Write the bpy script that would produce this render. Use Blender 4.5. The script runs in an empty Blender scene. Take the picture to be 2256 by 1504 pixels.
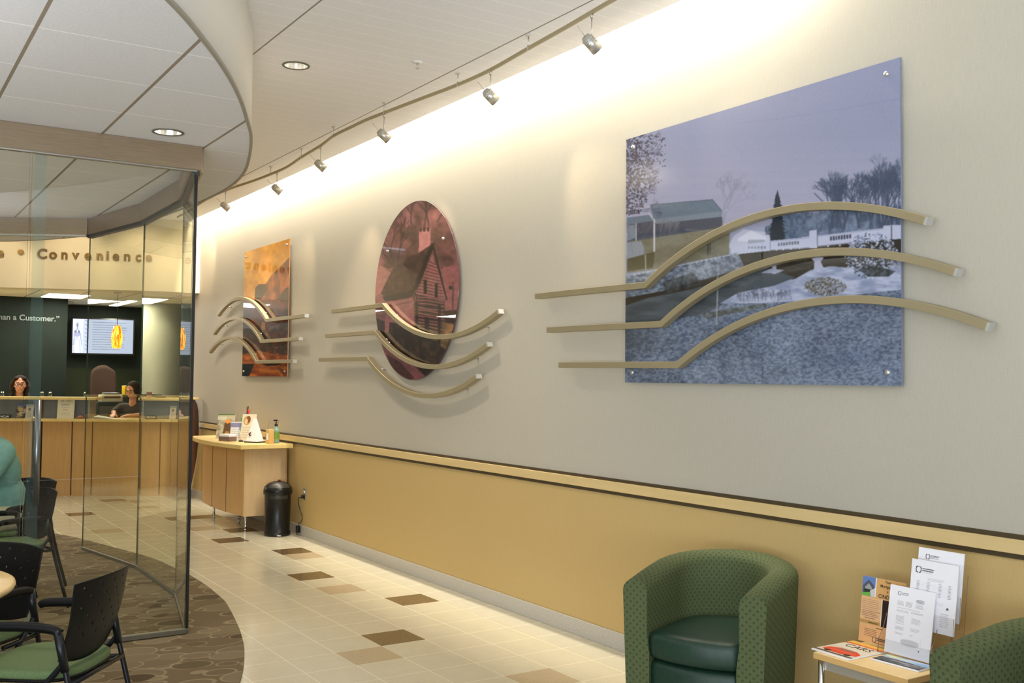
import bpy, bmesh, math, random
import numpy as np
from mathutils import Vector, Matrix, Quaternion
random.seed(7)
rng = np.random.default_rng(7)
S = bpy.context.scene
COL = S.collection
PI = math.pi

# ------------------------------------------------------------------ helpers
def srgb(r, g, b):
    f = lambda c: (c/255/12.92) if c/255 <= .04045 else ((c/255+.055)/1.055)**2.4
    return (f(r), f(g), f(b), 1.0)

def tag(o, label=None, cat=None, group=None, kind=None):
    if label: o['label'] = label
    if cat: o['category'] = cat
    if group: o['group'] = group
    if kind: o['kind'] = kind
    return o

def thing(name, label, cat, loc=(0, 0, 0), rz=0.0, group=None):
    o = bpy.data.objects.new(name, None)
    COL.objects.link(o)
    o.location = loc
    o.rotation_euler = (0, 0, rz)
    o.empty_display_size = .05
    return tag(o, label, cat, group)

class MB:
    """collects shapes into one mesh"""
    def __init__(s):
        s.v = []; s.f = []; s.m = []; s.sm = []
    def add(s, vs, fs, mi=0, smooth=False, M=None):
        n = len(s.v)
        if M is not None: vs = [tuple(M @ Vector(p)) for p in vs]
        s.v += [tuple(p) for p in vs]
        for f in fs:
            s.f.append(tuple(i+n for i in f)); s.m.append(mi); s.sm.append(smooth)
        return s
    def box(s, a, b, mi=0, M=None):
        (x0, y0, z0), (x1, y1, z1) = a, b
        x0, x1 = min(x0, x1), max(x0, x1); y0, y1 = min(y0, y1), max(y0, y1); z0, z1 = min(z0, z1), max(z0, z1)
        v = [(x0,y0,z0),(x1,y0,z0),(x1,y1,z0),(x0,y1,z0),(x0,y0,z1),(x1,y0,z1),(x1,y1,z1),(x0,y1,z1)]
        return s.add(v, [(0,3,2,1),(4,5,6,7),(0,1,5,4),(1,2,6,5),(2,3,7,6),(3,0,4,7)], mi, False, M)
    def rbox(s, a, b, r=.01, seg=3, mi=0, M=None):
        """box with rounded edges"""
        bm = bmesh.new()
        bmesh.ops.create_cube(bm, size=1)
        for v in bm.verts:
            v.co = Vector([a[i] + (v.co[i]+.5)*(b[i]-a[i]) for i in range(3)])
        bmesh.ops.bevel(bm, geom=bm.edges[:], offset=r, segments=seg, profile=.5, affect='EDGES')
        bm.verts.ensure_lookup_table()
        vs = [tuple(v.co) for v in bm.verts]; fs = [[v.index for v in f.verts] for f in bm.faces]
        bm.free()
        return s.add(vs, fs, mi, True, M)
    def cyl(s, p, q, r0, r1=None, n=16, mi=0, caps=True):
        r1 = r0 if r1 is None else r1
        p, q = Vector(p), Vector(q); d = (q-p).normalized()
        u = d.orthogonal().normalized(); w = d.cross(u)
        vs = []
        for c, r in ((p, r0), (q, r1)):
            for i in range(n):
                a = 2*PI*i/n
                vs.append(c + u*(r*math.cos(a)) + w*(r*math.sin(a)))
        fs = [(i, (i+1) % n, n+(i+1) % n, n+i) for i in range(n)]
        s.add(vs, fs, mi, True)
        if caps:
            s.add([vs[i] for i in range(n)], [tuple(reversed(range(n)))], mi)
            s.add([vs[n+i] for i in range(n)], [tuple(range(n))], mi)
        return s
    def tube(s, pts, r, n=10, mi=0, caps=True):
        pts = [Vector(p) for p in pts]
        rs = r if isinstance(r, (list, tuple)) else [r]*len(pts)
        t = [(pts[min(i+1, len(pts)-1)]-pts[max(i-1, 0)]).normalized() for i in range(len(pts))]
        u = t[0].orthogonal().normalized()
        vs = []
        for i, p in enumerate(pts):
            u = (u - t[i]*u.dot(t[i])).normalized(); w = t[i].cross(u)
            for k in range(n):
                a = 2*PI*k/n
                vs.append(p + u*(rs[i]*math.cos(a)) + w*(rs[i]*math.sin(a)))
        fs = []
        for i in range(len(pts)-1):
            for k in range(n):
                fs.append((i*n+k, i*n+(k+1) % n, (i+1)*n+(k+1) % n, (i+1)*n+k))
        if caps:
            fs.append(tuple(reversed(range(n)))); fs.append(tuple((len(pts)-1)*n+k for k in range(n)))
        return s.add(vs, fs, mi, True)
    def lathe(s, prof, n=32, c=(0, 0, 0), mi=0, M=None, sx=1, sy=1):
        vs = []; m = len(prof)
        for i in range(n):
            a = 2*PI*i/n
            for r, z in prof:
                vs.append((c[0]+sx*r*math.cos(a), c[1]+sy*r*math.sin(a), c[2]+z))
        fs = []
        for i in range(n):
            j = (i+1) % n
            for k in range(m-1):
                fs.append((i*m+k, j*m+k, j*m+k+1, i*m+k+1))
        return s.add(vs, fs, mi, True, M)
    def prism(s, pts, z0, z1, mi=0, mtop=None, mbot=None, smooth=False):
        """vertical prism over a closed outline (counter-clockwise)"""
        n = len(pts)
        vs = [(x, y, z0) for x, y in pts]+[(x, y, z1) for x, y in pts]
        s.add(vs, [(i, (i+1) % n, n+(i+1) % n, n+i) for i in range(n)], mi, smooth)
        s.add(vs[n:], [tuple(range(n))], mi if mtop is None else mtop)
        s.add(vs[:n], [tuple(reversed(range(n)))], mi if mbot is None else mbot)
        return s
    def grid(s, P, mi=0, smooth=True, wrap_u=False, wrap_v=False, skip=()):
        nu, nv = len(P), len(P[0])
        vs = [p for row in P for p in row]; fs = []
        for i in range(nu if wrap_u else nu-1):
            for j in range(nv if wrap_v else nv-1):
                if (i, j) in skip: continue
                i2, j2 = (i+1) % nu, (j+1) % nv
                fs.append((i*nv+j, i2*nv+j, i2*nv+j2, i*nv+j2))
        return s.add(vs, fs, mi, smooth)
    def sweep(s, pts, hw, hd, n, up, mi=0):
        """rectangular bar along pts; half width hw across, half depth hd along the fixed direction n"""
        pts = [Vector(p) for p in pts]; n = Vector(n).normalized()
        sec = []
        N = len(pts)
        for i, p in enumerate(pts):
            d0 = (pts[i]-pts[i-1]).normalized() if i else (pts[1]-pts[0]).normalized()
            d1 = (pts[i+1]-pts[i]).normalized() if i < N-1 else d0
            t = (d0+d1).normalized(); w = n.cross(t).normalized()
            k = 1/max(.35, math.cos(d0.angle(d1)/2) if d0.length and d1.length else 1)
            w = w*k*hw
            sec.append([p+w+n*hd, p-w+n*hd, p-w-n*hd, p+w-n*hd])
        for i in range(N-1):
            a, b = sec[i], sec[i+1]
            for k in range(4):
                s.add([a[k], a[(k+1) % 4], b[(k+1) % 4], b[k]], [(0, 1, 2, 3)], mi)
        s.add(sec[0], [(3, 2, 1, 0)], mi); s.add(sec[-1], [(0, 1, 2, 3)], mi)
        return s
    def build(s, name, mats, parent=None, world=False, bevel=0, subsurf=0, merge=True):
        me = bpy.data.meshes.new(name)
        v = s.v
        if world and parent is not None:
            Mi = Matrix.LocRotScale(parent.location, parent.rotation_euler, None).inverted()
            if parent.parent is not None:
                g = parent.parent
                Mi = Mi @ Matrix.LocRotScale(g.location, g.rotation_euler, None).inverted()
            v = [tuple(Mi @ Vector(p)) for p in v]
        me.from_pydata(v, [], s.f)
        me.polygons.foreach_set('material_index', s.m)
        me.polygons.foreach_set('use_smooth', s.sm)
        for m in (mats if isinstance(mats, (list, tuple)) else [mats]): me.materials.append(m)
        if merge:
            bm = bmesh.new(); bm.from_mesh(me)
            bmesh.ops.remove_doubles(bm, verts=bm.verts, dist=1e-5)
            bmesh.ops.recalc_face_normals(bm, faces=bm.faces)
            bm.to_mesh(me); bm.free()
        me.update()
        o = bpy.data.objects.new(name, me)
        COL.objects.link(o)
        if parent is not None: o.parent = parent
        if bevel:
            md = o.modifiers.new('bevel', 'BEVEL'); md.width = bevel; md.segments = 2; md.limit_method = 'ANGLE'; md.angle_limit = math.radians(40)
            md.harden_normals = False
        if subsurf:
            md = o.modifiers.new('sub', 'SUBSURF'); md.levels = subsurf; md.render_levels = subsurf
        return o

def copy_tree(o, parent=None):
    c = o.copy(); COL.objects.link(c)
    if parent is not None: c.parent = parent
    for ch in [x for x in bpy.data.objects if x.parent == o]:
        copy_tree(ch, c)
    return c

def smooth_curve(pts, n=12, closed=False):
    """Catmull-Rom through pts"""
    P = [Vector(p) for p in pts]; out = []; N = len(P)
    for i in range(N if closed else N-1):
        if closed: a, b, c, d = P[i-1], P[i], P[(i+1) % N], P[(i+2) % N]
        else: a, b, c, d = P[max(i-1, 0)], P[i], P[i+1], P[min(i+2, N-1)]
        for k in range(n):
            t = k/n
            out.append(.5*((2*b)+(c-a)*t+(2*a-5*b+4*c-d)*t*t+(3*b-a-3*c+d)*t**3))
    if not closed: out.append(P[-1])
    return out

# ------------------------------------------------------------------ materials
def mat(name, col, rough=.5, metal=0, spec=.5, emit=None, estr=0, coat=0, trans=0, ior=1.45):
    m = bpy.data.materials.new(name); m.use_nodes = True
    b = m.node_tree.nodes['Principled BSDF']
    b.inputs['Base Color'].default_value = col
    b.inputs['Roughness'].default_value = rough
    b.inputs['Metallic'].default_value = metal
    b.inputs['Specular IOR Level'].default_value = spec
    b.inputs['IOR'].default_value = ior
    b.inputs['Coat Weight'].default_value = coat
    b.inputs['Coat Roughness'].default_value = .05
    b.inputs['Transmission Weight'].default_value = trans
    if emit:
        b.inputs['Emission Color'].default_value = emit; b.inputs['Emission Strength'].default_value = estr
    m['b'] = 1
    return m

class NT:
    def __init__(s, m):
        s.t = m.node_tree; s.b = s.t.nodes['Principled BSDF']
    def n(s, typ, **kw):
        x = s.t.nodes.new(typ)
        for k, v in kw.items(): setattr(x, k, v)
        return x
    def l(s, a, b): s.t.links.new(a, b)
    def setin(s, node, i, val):
        if hasattr(val, 'is_linked'): s.l(val, node.inputs[i])
        else: node.inputs[i].default_value = val
    def math(s, op, a, b=0.0, c=0.0):
        x = s.n('ShaderNodeMath', operation=op)
        s.setin(x, 0, a); s.setin(x, 1, b); s.setin(x, 2, c)
        return x.outputs[0]
    def mix(s, fac, a, b, mode='MIX'):
        x = s.n('ShaderNodeMix', data_type='RGBA', blend_type=mode)
        s.setin(x, 0, fac); s.setin(x, 6, a); s.setin(x, 7, b)
        return x.outputs[2]
    def pos(s, obj=True):
        tc = s.n('ShaderNodeTexCoord')
        return tc.outputs['Object']
    def xyz(s, v):
        x = s.n('ShaderNodeSeparateXYZ'); s.l(v, x.inputs[0]); return x.outputs
    def comb(s, x, y, z):
        c = s.n('ShaderNodeCombineXYZ'); s.setin(c, 0, x); s.setin(c, 1, y); s.setin(c, 2, z); return c.outputs[0]
    def mapping(s, v, scale=(1, 1, 1), loc=(0, 0, 0), rot=(0, 0, 0)):
        m = s.n('ShaderNodeMapping'); s.l(v, m.inputs[0])
        m.inputs['Scale'].default_value = scale; m.inputs['Location'].default_value = loc; m.inputs['Rotation'].default_value = rot
        return m.outputs[0]
    def noise(s, v, scale=5, detail=3, rough=.5, dist=0):
        x = s.n('ShaderNodeTexNoise'); s.l(v, x.inputs['Vector'])
        x.inputs['Scale'].default_value = scale; x.inputs['Detail'].default_value = detail
        x.inputs['Roughness'].default_value = rough; x.inputs['Distortion'].default_value = dist
        return x.outputs
    def vor(s, v, scale=5, feature='F1', rnd=1.0, dims='3D'):
        x = s.n('ShaderNodeTexVoronoi', feature=feature, voronoi_dimensions=dims); s.l(v, x.inputs['Vector'])
        x.inputs['Scale'].default_value = scale; x.inputs['Randomness'].default_value = rnd
        return x.outputs
    def ramp(s, f, stops, interp='LINEAR'):
        x = s.n('ShaderNodeValToRGB'); s.l(f, x.inputs[0])
        cr = x.color_ramp; cr.interpolation = interp
        while len(cr.elements) < len(stops): cr.elements.new(.5)
        for e, (p, c) in zip(cr.elements, stops): e.position = p; e.color = c
        return x.outputs[0]
    def line(s, co, period, offset, width):
        """1 on lines of the given width every period, else 0"""
        a = s.math('DIVIDE', s.math('SUBTRACT', co, offset), period)
        f = s.math('FRACT', s.math('ADD', a, .5))
        d = s.math('MULTIPLY', s.math('ABSOLUTE', s.math('SUBTRACT', f, .5)), period)
        return s.math('LESS_THAN', d, width/2)
    def bump(s, h, strength=.2, dist=.01):
        x = s.n('ShaderNodeBump'); x.inputs['Strength'].default_value = strength; x.inputs['Distance'].default_value = dist
        s.l(h, x.inputs['Height']); s.l(x.outputs[0], s.b.inputs['Normal'])
    def base(s, c): s.l(c, s.b.inputs['Base Color'])

def noisy(name, c0, c1, scale=30, rough=.5, detail=3, stretch=(1, 1, 1), bump=0, **kw):
    m = mat(name, c0, rough, **kw); t = NT(m)
    n = t.noise(t.mapping(t.pos(), stretch), scale, detail)
    t.base(t.ramp(n[0], [(.3, c0), (.7, c1)]))
    if bump: t.bump(n[0], bump)
    return m

def wood(name, c0, c1, axis=2, rough=.35):
    m = mat(name, c0, rough); t = NT(m)
    sc = [14, 14, 14]; sc[axis] = 1.2
    n = t.noise(t.mapping(t.pos(), tuple(sc)), 2.5, 4, .6, .4)
    n2 = t.noise(t.mapping(t.pos(), tuple(x*6 for x in sc)), 3, 2)
    f = t.math('ADD', t.math('MULTIPLY', n[0], .8), t.math('MULTIPLY', n2[0], .2))
    t.base(t.ramp(f, [(.3, c0), (.7, c1)]))
    return m

TILE = .305; OX = 1.0523; OY = .6186
M = {}
def materials():
    # floor tiles
    def tilemat(name, c0, c1, grout, sp=0.0, speck=None):
        m = mat(name, c0, .13, spec=.45); t = NT(m); p = t.pos(); x = t.xyz(p)
        n = t.noise(p, 160, 2); n2 = t.noise(p, 9, 2)
        c = t.ramp(t.math('ADD', t.math('MULTIPLY', n[0], .7), t.math('MULTIPLY', n2[0], .3)), [(.3, c0), (.7, c1)])
        if speck:
            v = t.vor(p, 120)
            c = t.mix(t.math('LESS_THAN', v['Distance'], sp), c, speck)
        if grout:
            g = t.math('MAXIMUM', t.line(x[0], TILE, TILE*OX, .0045), t.line(x[1], TILE, TILE*OY, .0045))
            c = t.mix(g, c, grout)
            r = t.math('ADD', t.math('MULTIPLY', g, .4), .13); t.l(r, t.b.inputs['Roughness'])
        t.base(c)
        return m
    cg = srgb(201, 194, 172)
    M['tile'] = tilemat('cream terrazzo tile', srgb(184, 178, 156), srgb(197, 191, 170), cg, .22, srgb(188, 174, 142))
    M['tile_dark'] = tilemat('brown terrazzo tile', srgb(84, 68, 46), srgb(98, 80, 54), None, .3, srgb(140, 118, 84))
    M['tile_grey'] = tilemat('grey terrazzo tile', srgb(164, 148, 120), srgb(178, 162, 136), None, .3, srgb(150, 136, 112))
    M['base_tile'] = noisy('grey terrazzo base', srgb(176, 171, 160), srgb(196, 191, 180), 90, .35, 4)
    # carpet
    m = mat('pebble carpet', srgb(90, 74, 56), .95, spec=.1); t = NT(m); p = t.pos()
    w = t.noise(p, 3.0, 1)
    pw = t.n('ShaderNodeVectorMath', operation='ADD'); t.l(p, pw.inputs[0])
    sc = t.n('ShaderNodeVectorMath', operation='SCALE'); t.l(w['Color'], sc.inputs[0]); sc.inputs['Scale'].default_value = .035
    t.l(sc.outputs[0], pw.inputs[1])
    q = t.mapping(pw.outputs[0], (3.1, 4.6, 0), (0, 0, 0), (0, 0, math.radians(30)))
    c = srgb(102, 91, 71)
    for k, (s, off, r, cols) in enumerate(((1.0, (0, 0, 0), .52, ((70, 59, 42), (122, 112, 91), (94, 83, 64))), (1.18, (3.4, 7.7, 0), .47, ((62, 51, 35), (128, 118, 97), (86, 75, 57))), (1.5, (9.1, 1.3, 0), .42, ((80, 70, 52), (118, 108, 88), (70, 60, 43))))):
        v = t.vor(t.mapping(q, (s, s, 0), off), 1.0, 'F1', .85)
        h = t.xyz(v['Color'])
        keep = t.math('LESS_THAN', h[1], (1.0, .62, .45)[k])
        fill = t.ramp(h[0], [(0, srgb(*cols[0])), (.5, srgb(*cols[1])), (1, srgb(*cols[2]))])
        inside = t.math('MULTIPLY', t.math('LESS_THAN', v['Distance'], r), keep)
        c = t.mix(t.math('MULTIPLY', inside, .95), c, fill)
        ring = t.math('MULTIPLY', t.math('MULTIPLY', t.math('GREATER_THAN', v['Distance'], r-.022), t.math('LESS_THAN', v['Distance'], r+.022)), keep)
        c = t.mix(t.math('MULTIPLY', ring, .6), c, srgb(148, 136, 112))
    wv = t.noise(t.mapping(p, (1, 1, 1), (0, 0, 0), (0, 0, .6)), 260, 1)
    wl = t.xyz(t.mapping(p, (1, 1, 1), (0, 0, 0), (0, 0, math.radians(35))))
    st = t.line(wl[0], .011, 0, .005)
    c = t.mix(t.math('MULTIPLY', st, .14), c, srgb(150, 132, 104))
    c = t.mix(.35, c, t.ramp(wv[0], [(.3, srgb(60, 48, 36)), (.7, srgb(140, 122, 98))]), 'SOFT_LIGHT')
    t.base(c); t.bump(wv[0], .25, .004)
    M['carpet'] = m
    # walls
    def vinyl(name, c0, c1):
        m = mat(name, c0, .55, spec=.25); t = NT(m); p = t.pos()
        n = t.noise(t.mapping(p, (1, 160, 5)), 3, 2); n2 = t.noise(p, 120, 2)
        f = t.math('ADD', t.math('MULTIPLY', n[0], .6), t.math('MULTIPLY', n2[0], .4))
        t.base(t.ramp(f, [(.3, c0), (.7, c1)])); t.bump(f, .08, .002)
        return m
    M['wall_up'] = vinyl('grey wall vinyl', srgb(174, 168, 153), srgb(184, 178, 163))
    M['wall_low'] = vinyl('yellow wall vinyl', srgb(188, 161, 106), srgb(197, 170, 115))
    M['rail_dark'] = mat('dark olive rail', srgb(72, 60, 40), .45)
    M['rail_light'] = noisy('pale maple rail', srgb(206, 180, 126), srgb(214, 188, 134), 8, .4, 3, (1, .3, 4))
    M['paint'] = mat('cream paint', srgb(236, 234, 228), .6, spec=.2)
    M['paint_warm'] = noisy('warm cream paint', srgb(222, 212, 188), srgb(226, 216, 193), 3, .6)
    # ceilings
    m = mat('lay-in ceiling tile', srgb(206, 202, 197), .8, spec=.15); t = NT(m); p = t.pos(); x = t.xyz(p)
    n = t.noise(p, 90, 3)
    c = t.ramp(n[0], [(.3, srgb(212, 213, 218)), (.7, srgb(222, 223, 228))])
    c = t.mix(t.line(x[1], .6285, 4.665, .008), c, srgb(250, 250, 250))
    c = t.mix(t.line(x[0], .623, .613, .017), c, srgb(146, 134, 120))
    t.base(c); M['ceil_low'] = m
    m = mat('plank ceiling tile', srgb(214, 210, 206), .75, spec=.15); t = NT(m); p = t.pos(); x = t.xyz(p)
    n = t.noise(p, 90, 3)
    c = t.ramp(n[0], [(.3, srgb(232, 232, 237)), (.7, srgb(238, 238, 243))])
    c = t.mix(t.math('MULTIPLY', t.line(x[1], .1525, .03, .008), .65), c, srgb(252, 252, 252))
    c = t.mix(t.line(x[0], 1.253, 2.147, .012), c, srgb(150, 142, 132))
    t.base(c); M['ceil_up'] = m
    m = mat('teller ceiling tile', srgb(234, 229, 214), .8, spec=.15); t = NT(m); p = t.pos(); x = t.xyz(p)
    c = t.mix(t.math('MAXIMUM', t.line(x[0], .61, .3, .02), t.line(x[1], 1.22, .2, .02)), srgb(234, 229, 214), srgb(140, 132, 116))
    t.base(c); M['ceil_tel'] = m
    M['edge_trim'] = mat('grey edge trim', srgb(150, 145, 134), .5)
    # metals
    m = mat('brushed bronze', srgb(142, 124, 102), .28, metal=.75); t = NT(m)
    n = t.noise(t.mapping(t.pos(), (2, 2, 90)), 4, 2)
    t.base(t.ramp(n[0], [(.3, srgb(158, 140, 118)), (.7, srgb(174, 156, 132))])); M['bronze'] = m
    M['champagne'] = mat('champagne aluminium', srgb(160, 148, 116), .42, metal=.35)
    M['silver'] = mat('satin aluminium', srgb(196, 194, 188), .35, metal=.8)
    M['white_cap'] = mat('pale grey cap', srgb(186, 186, 182), .4, metal=.3); M['pull_steel'] = mat('dark satin steel', srgb(120, 124, 124), .32, metal=.85)
    M['chrome'] = mat('chrome', srgb(225, 225, 228), .08, metal=1)
    M['gasket'] = mat('black gasket', srgb(24, 24, 24), .5)
    M['steel_dark'] = mat('dark bronze underside', srgb(60, 58, 50), .4, metal=.5)
    # glass: thin architectural pane
    def pane(name, tint, refl=1.0):
        m = bpy.data.materials.new(name); m.use_nodes = True; nt = m.node_tree
        nt.nodes.remove(nt.nodes['Principled BSDF'])
        out = nt.nodes['Material Output']
        tr = nt.nodes.new('ShaderNodeBsdfTransparent'); tr.inputs[0].default_value = tint
        gl = nt.nodes.new('ShaderNodeBsdfGlossy'); gl.inputs['Roughness'].default_value = .0; gl.inputs[0].default_value = (refl, refl, refl, 1)
        fr = nt.nodes.new('ShaderNodeFresnel'); fr.inputs[0].default_value = 1.52
        ge = nt.nodes.new('ShaderNodeNewGeometry')
        s1 = nt.nodes.new('ShaderNodeMath'); s1.operation = 'SUBTRACT'; s1.inputs[0].default_value = 1; nt.links.new(ge.outputs['Backfacing'], s1.inputs[1])
        s2 = nt.nodes.new('ShaderNodeMath'); s2.operation = 'MULTIPLY'; nt.links.new(fr.outputs[0], s2.inputs[0]); nt.links.new(s1.outputs[0], s2.inputs[1])
        s3 = nt.nodes.new('ShaderNodeMath'); s3.operation = 'MULTIPLY'; s3.inputs[1].default_value = 1.15; s3.use_clamp = True; nt.links.new(s2.outputs[0], s3.inputs[0])
        mx = nt.nodes.new('ShaderNodeMixShader'); nt.links.new(s3.outputs[0], mx.inputs[0]); nt.links.new(tr.outputs[0], mx.inputs[1]); nt.links.new(gl.outputs[0], mx.inputs[2])
        nt.links.new(mx.outputs[0], out.inputs[0])
        return m
    M['glass'] = pane('green tinted pane', (.955, .97, .915, 1)); M['glass_front'] = pane('front pane', (.972, .984, .958, 1))
    M['track_metal'] = mat('dull track metal', srgb(112, 108, 92), .45, metal=.5)
    M['glass_edge'] = mat('dark green glass edge', srgb(30, 48, 38), .1)
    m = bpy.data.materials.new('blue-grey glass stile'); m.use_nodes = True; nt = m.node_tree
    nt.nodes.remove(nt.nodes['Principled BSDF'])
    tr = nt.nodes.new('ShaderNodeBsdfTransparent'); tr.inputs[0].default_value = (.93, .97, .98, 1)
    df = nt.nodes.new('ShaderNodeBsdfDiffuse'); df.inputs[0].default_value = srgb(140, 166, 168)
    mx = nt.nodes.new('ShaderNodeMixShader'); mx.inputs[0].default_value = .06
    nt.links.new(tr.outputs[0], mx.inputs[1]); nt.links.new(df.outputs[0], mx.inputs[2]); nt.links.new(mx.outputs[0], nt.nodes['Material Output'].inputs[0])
    M['veil'] = m  # diffuse share stands for a pale reflection veil on the glass
    M['acrylic'] = pane('clear acrylic', (.97, .97, .97, 1))
    M['acrylic_edge'] = mat('acrylic edge', srgb(120, 100, 96), .2)
    M['clear_glass'] = pane('clear glass', (.95, .97, .95, 1))
    # furniture
    M['maple'] = wood('maple laminate', srgb(190, 148, 92), srgb(204, 164, 108))
    M['maple_end'] = wood('pale maple laminate', srgb(196, 166, 124), srgb(208, 180, 138))
    M['maple_top'] = noisy('yellow maple top', srgb(220, 192, 122), srgb(228, 202, 134), 6, .28, 3, (4, 1, 1))
    M['tan_top'] = noisy('tan beech laminate', srgb(214, 184, 130), srgb(222, 193, 140), 8, .35, 3, (1, 3, 1))
    M['tan_edge'] = mat('tan edge band', srgb(206, 166, 104), .4)
    M['brown_lam'] = wood('dark brown laminate', srgb(66, 40, 26), srgb(80, 50, 32))
    M['black_plastic'] = mat('black plastic', srgb(10, 10, 9), .5, spec=.2)
    M['black_metal'] = mat('black tube', srgb(24, 25, 29), .32, metal=.3)
    M['green_seat'] = noisy('sage green seat fabric', srgb(84, 102, 64), srgb(95, 114, 73), 160, .85, 2, bump=.1)
    # armchair fabrics
    m = mat('dotted green fabric', srgb(76, 92, 56), .8, spec=.25); t = NT(m); tc = t.n('ShaderNodeUVMap'); uv = tc.outputs[0]
    x = t.xyz(uv); n = t.noise(t.pos(), 220, 2)
    c = t.ramp(n[0], [(.3, srgb(74, 83, 52)), (.7, srgb(88, 97, 63))])
    def dots(ox):
        u = t.math('SUBTRACT', t.math('FRACT', t.math('ADD', t.math('DIVIDE', x[0], .034), ox)), .5)
        v = t.math('SUBTRACT', t.math('FRACT', t.math('ADD', t.math('DIVIDE', x[1], .034), ox)), .5)
        d = t.math('SQRT', t.math('ADD', t.math('MULTIPLY', u, u), t.math('MULTIPLY', v, v)))
        return t.math('LESS_THAN', d, .17)
    c = t.mix(t.math('MULTIPLY', t.math('MAXIMUM', dots(0), dots(.5)), .62), c, srgb(44, 54, 36))
    t.base(c); t.bump(n[0], .1, .002); M['fab_dot'] = m
    M['leather'] = noisy('dark green leather', srgb(20, 46, 33), srgb(27, 55, 41), 60, .42, 3, bump=.05)
    # misc
    M['white'] = mat('white paper', srgb(232, 232, 236), .6)
    M['black'] = mat('black', srgb(18, 18, 18), .4)
    M['ink'] = mat('ink', srgb(40, 38, 40), .6)
    M['bin'] = mat('black bin plastic', srgb(12, 12, 13), .3)
    M['bin_lid'] = mat('dark grey bin lid', srgb(48, 47, 44), .35)
    M['skin'] = mat('skin', srgb(196, 140, 112), .5)
    M['eye'] = mat('eye white', srgb(186, 176, 166), .4)
    M['iris'] = mat('dark iris', srgb(40, 28, 22), .2)
    M['lip'] = mat('lips', srgb(160, 88, 80), .45)
    M['hair'] = noisy('dark brown hair', srgb(30, 21, 16), srgb(46, 32, 24), 40, .75, 3, (6, 6, 1), bump=.4, spec=.2)
    M['teal_shirt'] = noisy('teal knit shirt', srgb(104, 146, 142), srgb(118, 160, 155), 25, .85, 3, bump=.15)
    M['khaki'] = noisy('khaki cotton', srgb(176, 170, 146), srgb(190, 184, 160), 30, .85, 3, bump=.1)
    M['navy'] = mat('navy blouse', srgb(28, 30, 48), .8)
    M['brown_shirt'] = mat('dark brown shirt', srgb(44, 34, 28), .8)
    M['gold'] = mat('gold letter', srgb(128, 98, 46), .35, metal=.35)
    M['grey_letter'] = mat('silver letter', srgb(112, 120, 116), .5, metal=.2)
    M['green_wall'] = noisy('dark green wall', srgb(17, 26, 20), srgb(21, 31, 25), 3, .7, spec=.2)
    M['olive_wall'] = noisy('olive wainscot', srgb(34, 38, 22), srgb(39, 44, 26), 3, .7, spec=.2)
    M['teal_edge'] = mat('blue-grey wall return', srgb(72, 90, 90), .6)
    M['grey_panel'] = noisy('blue-grey laminate', srgb(104, 108, 112), srgb(118, 122, 126), 5, .4)
    M['cream_grey'] = mat('beige plastic', srgb(178, 172, 150), .5)
    M['rust'] = mat('rust fabric', srgb(62, 38, 31), .85)
    M['yellow'] = mat('yellow plastic', srgb(226, 182, 30), .5)
    M['emit_white'] = mat('troffer lens', srgb(250, 245, 235), .5, emit=(1, .95, .88, 1), estr=7)
    M['lens'] = mat('lamp lens', srgb(255, 250, 235), .3, emit=(1, .95, .84, 1), estr=22)
    m = mat('can reflector', srgb(240, 239, 234), .18, metal=.85); M['can'] = m
    m = mat('amber art glass', srgb(230, 140, 40), .3, emit=(1, .38, .04, 1), estr=3.2); t = NT(m); p = t.pos()
    n = t.noise(t.mapping(p, (30, 30, 4), (0, 0, 0), (0, 0, 0)), 1.0, 2, .5, 1.2)
    e = t.ramp(n[0], [(.38, (.30, .07, .0, 1)), (.5, (1, .36, .03, 1)), (.68, (1, .62, .12, 1))])
    t.l(e, t.b.inputs['Emission Color']); M['amber'] = m
materials()

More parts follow.
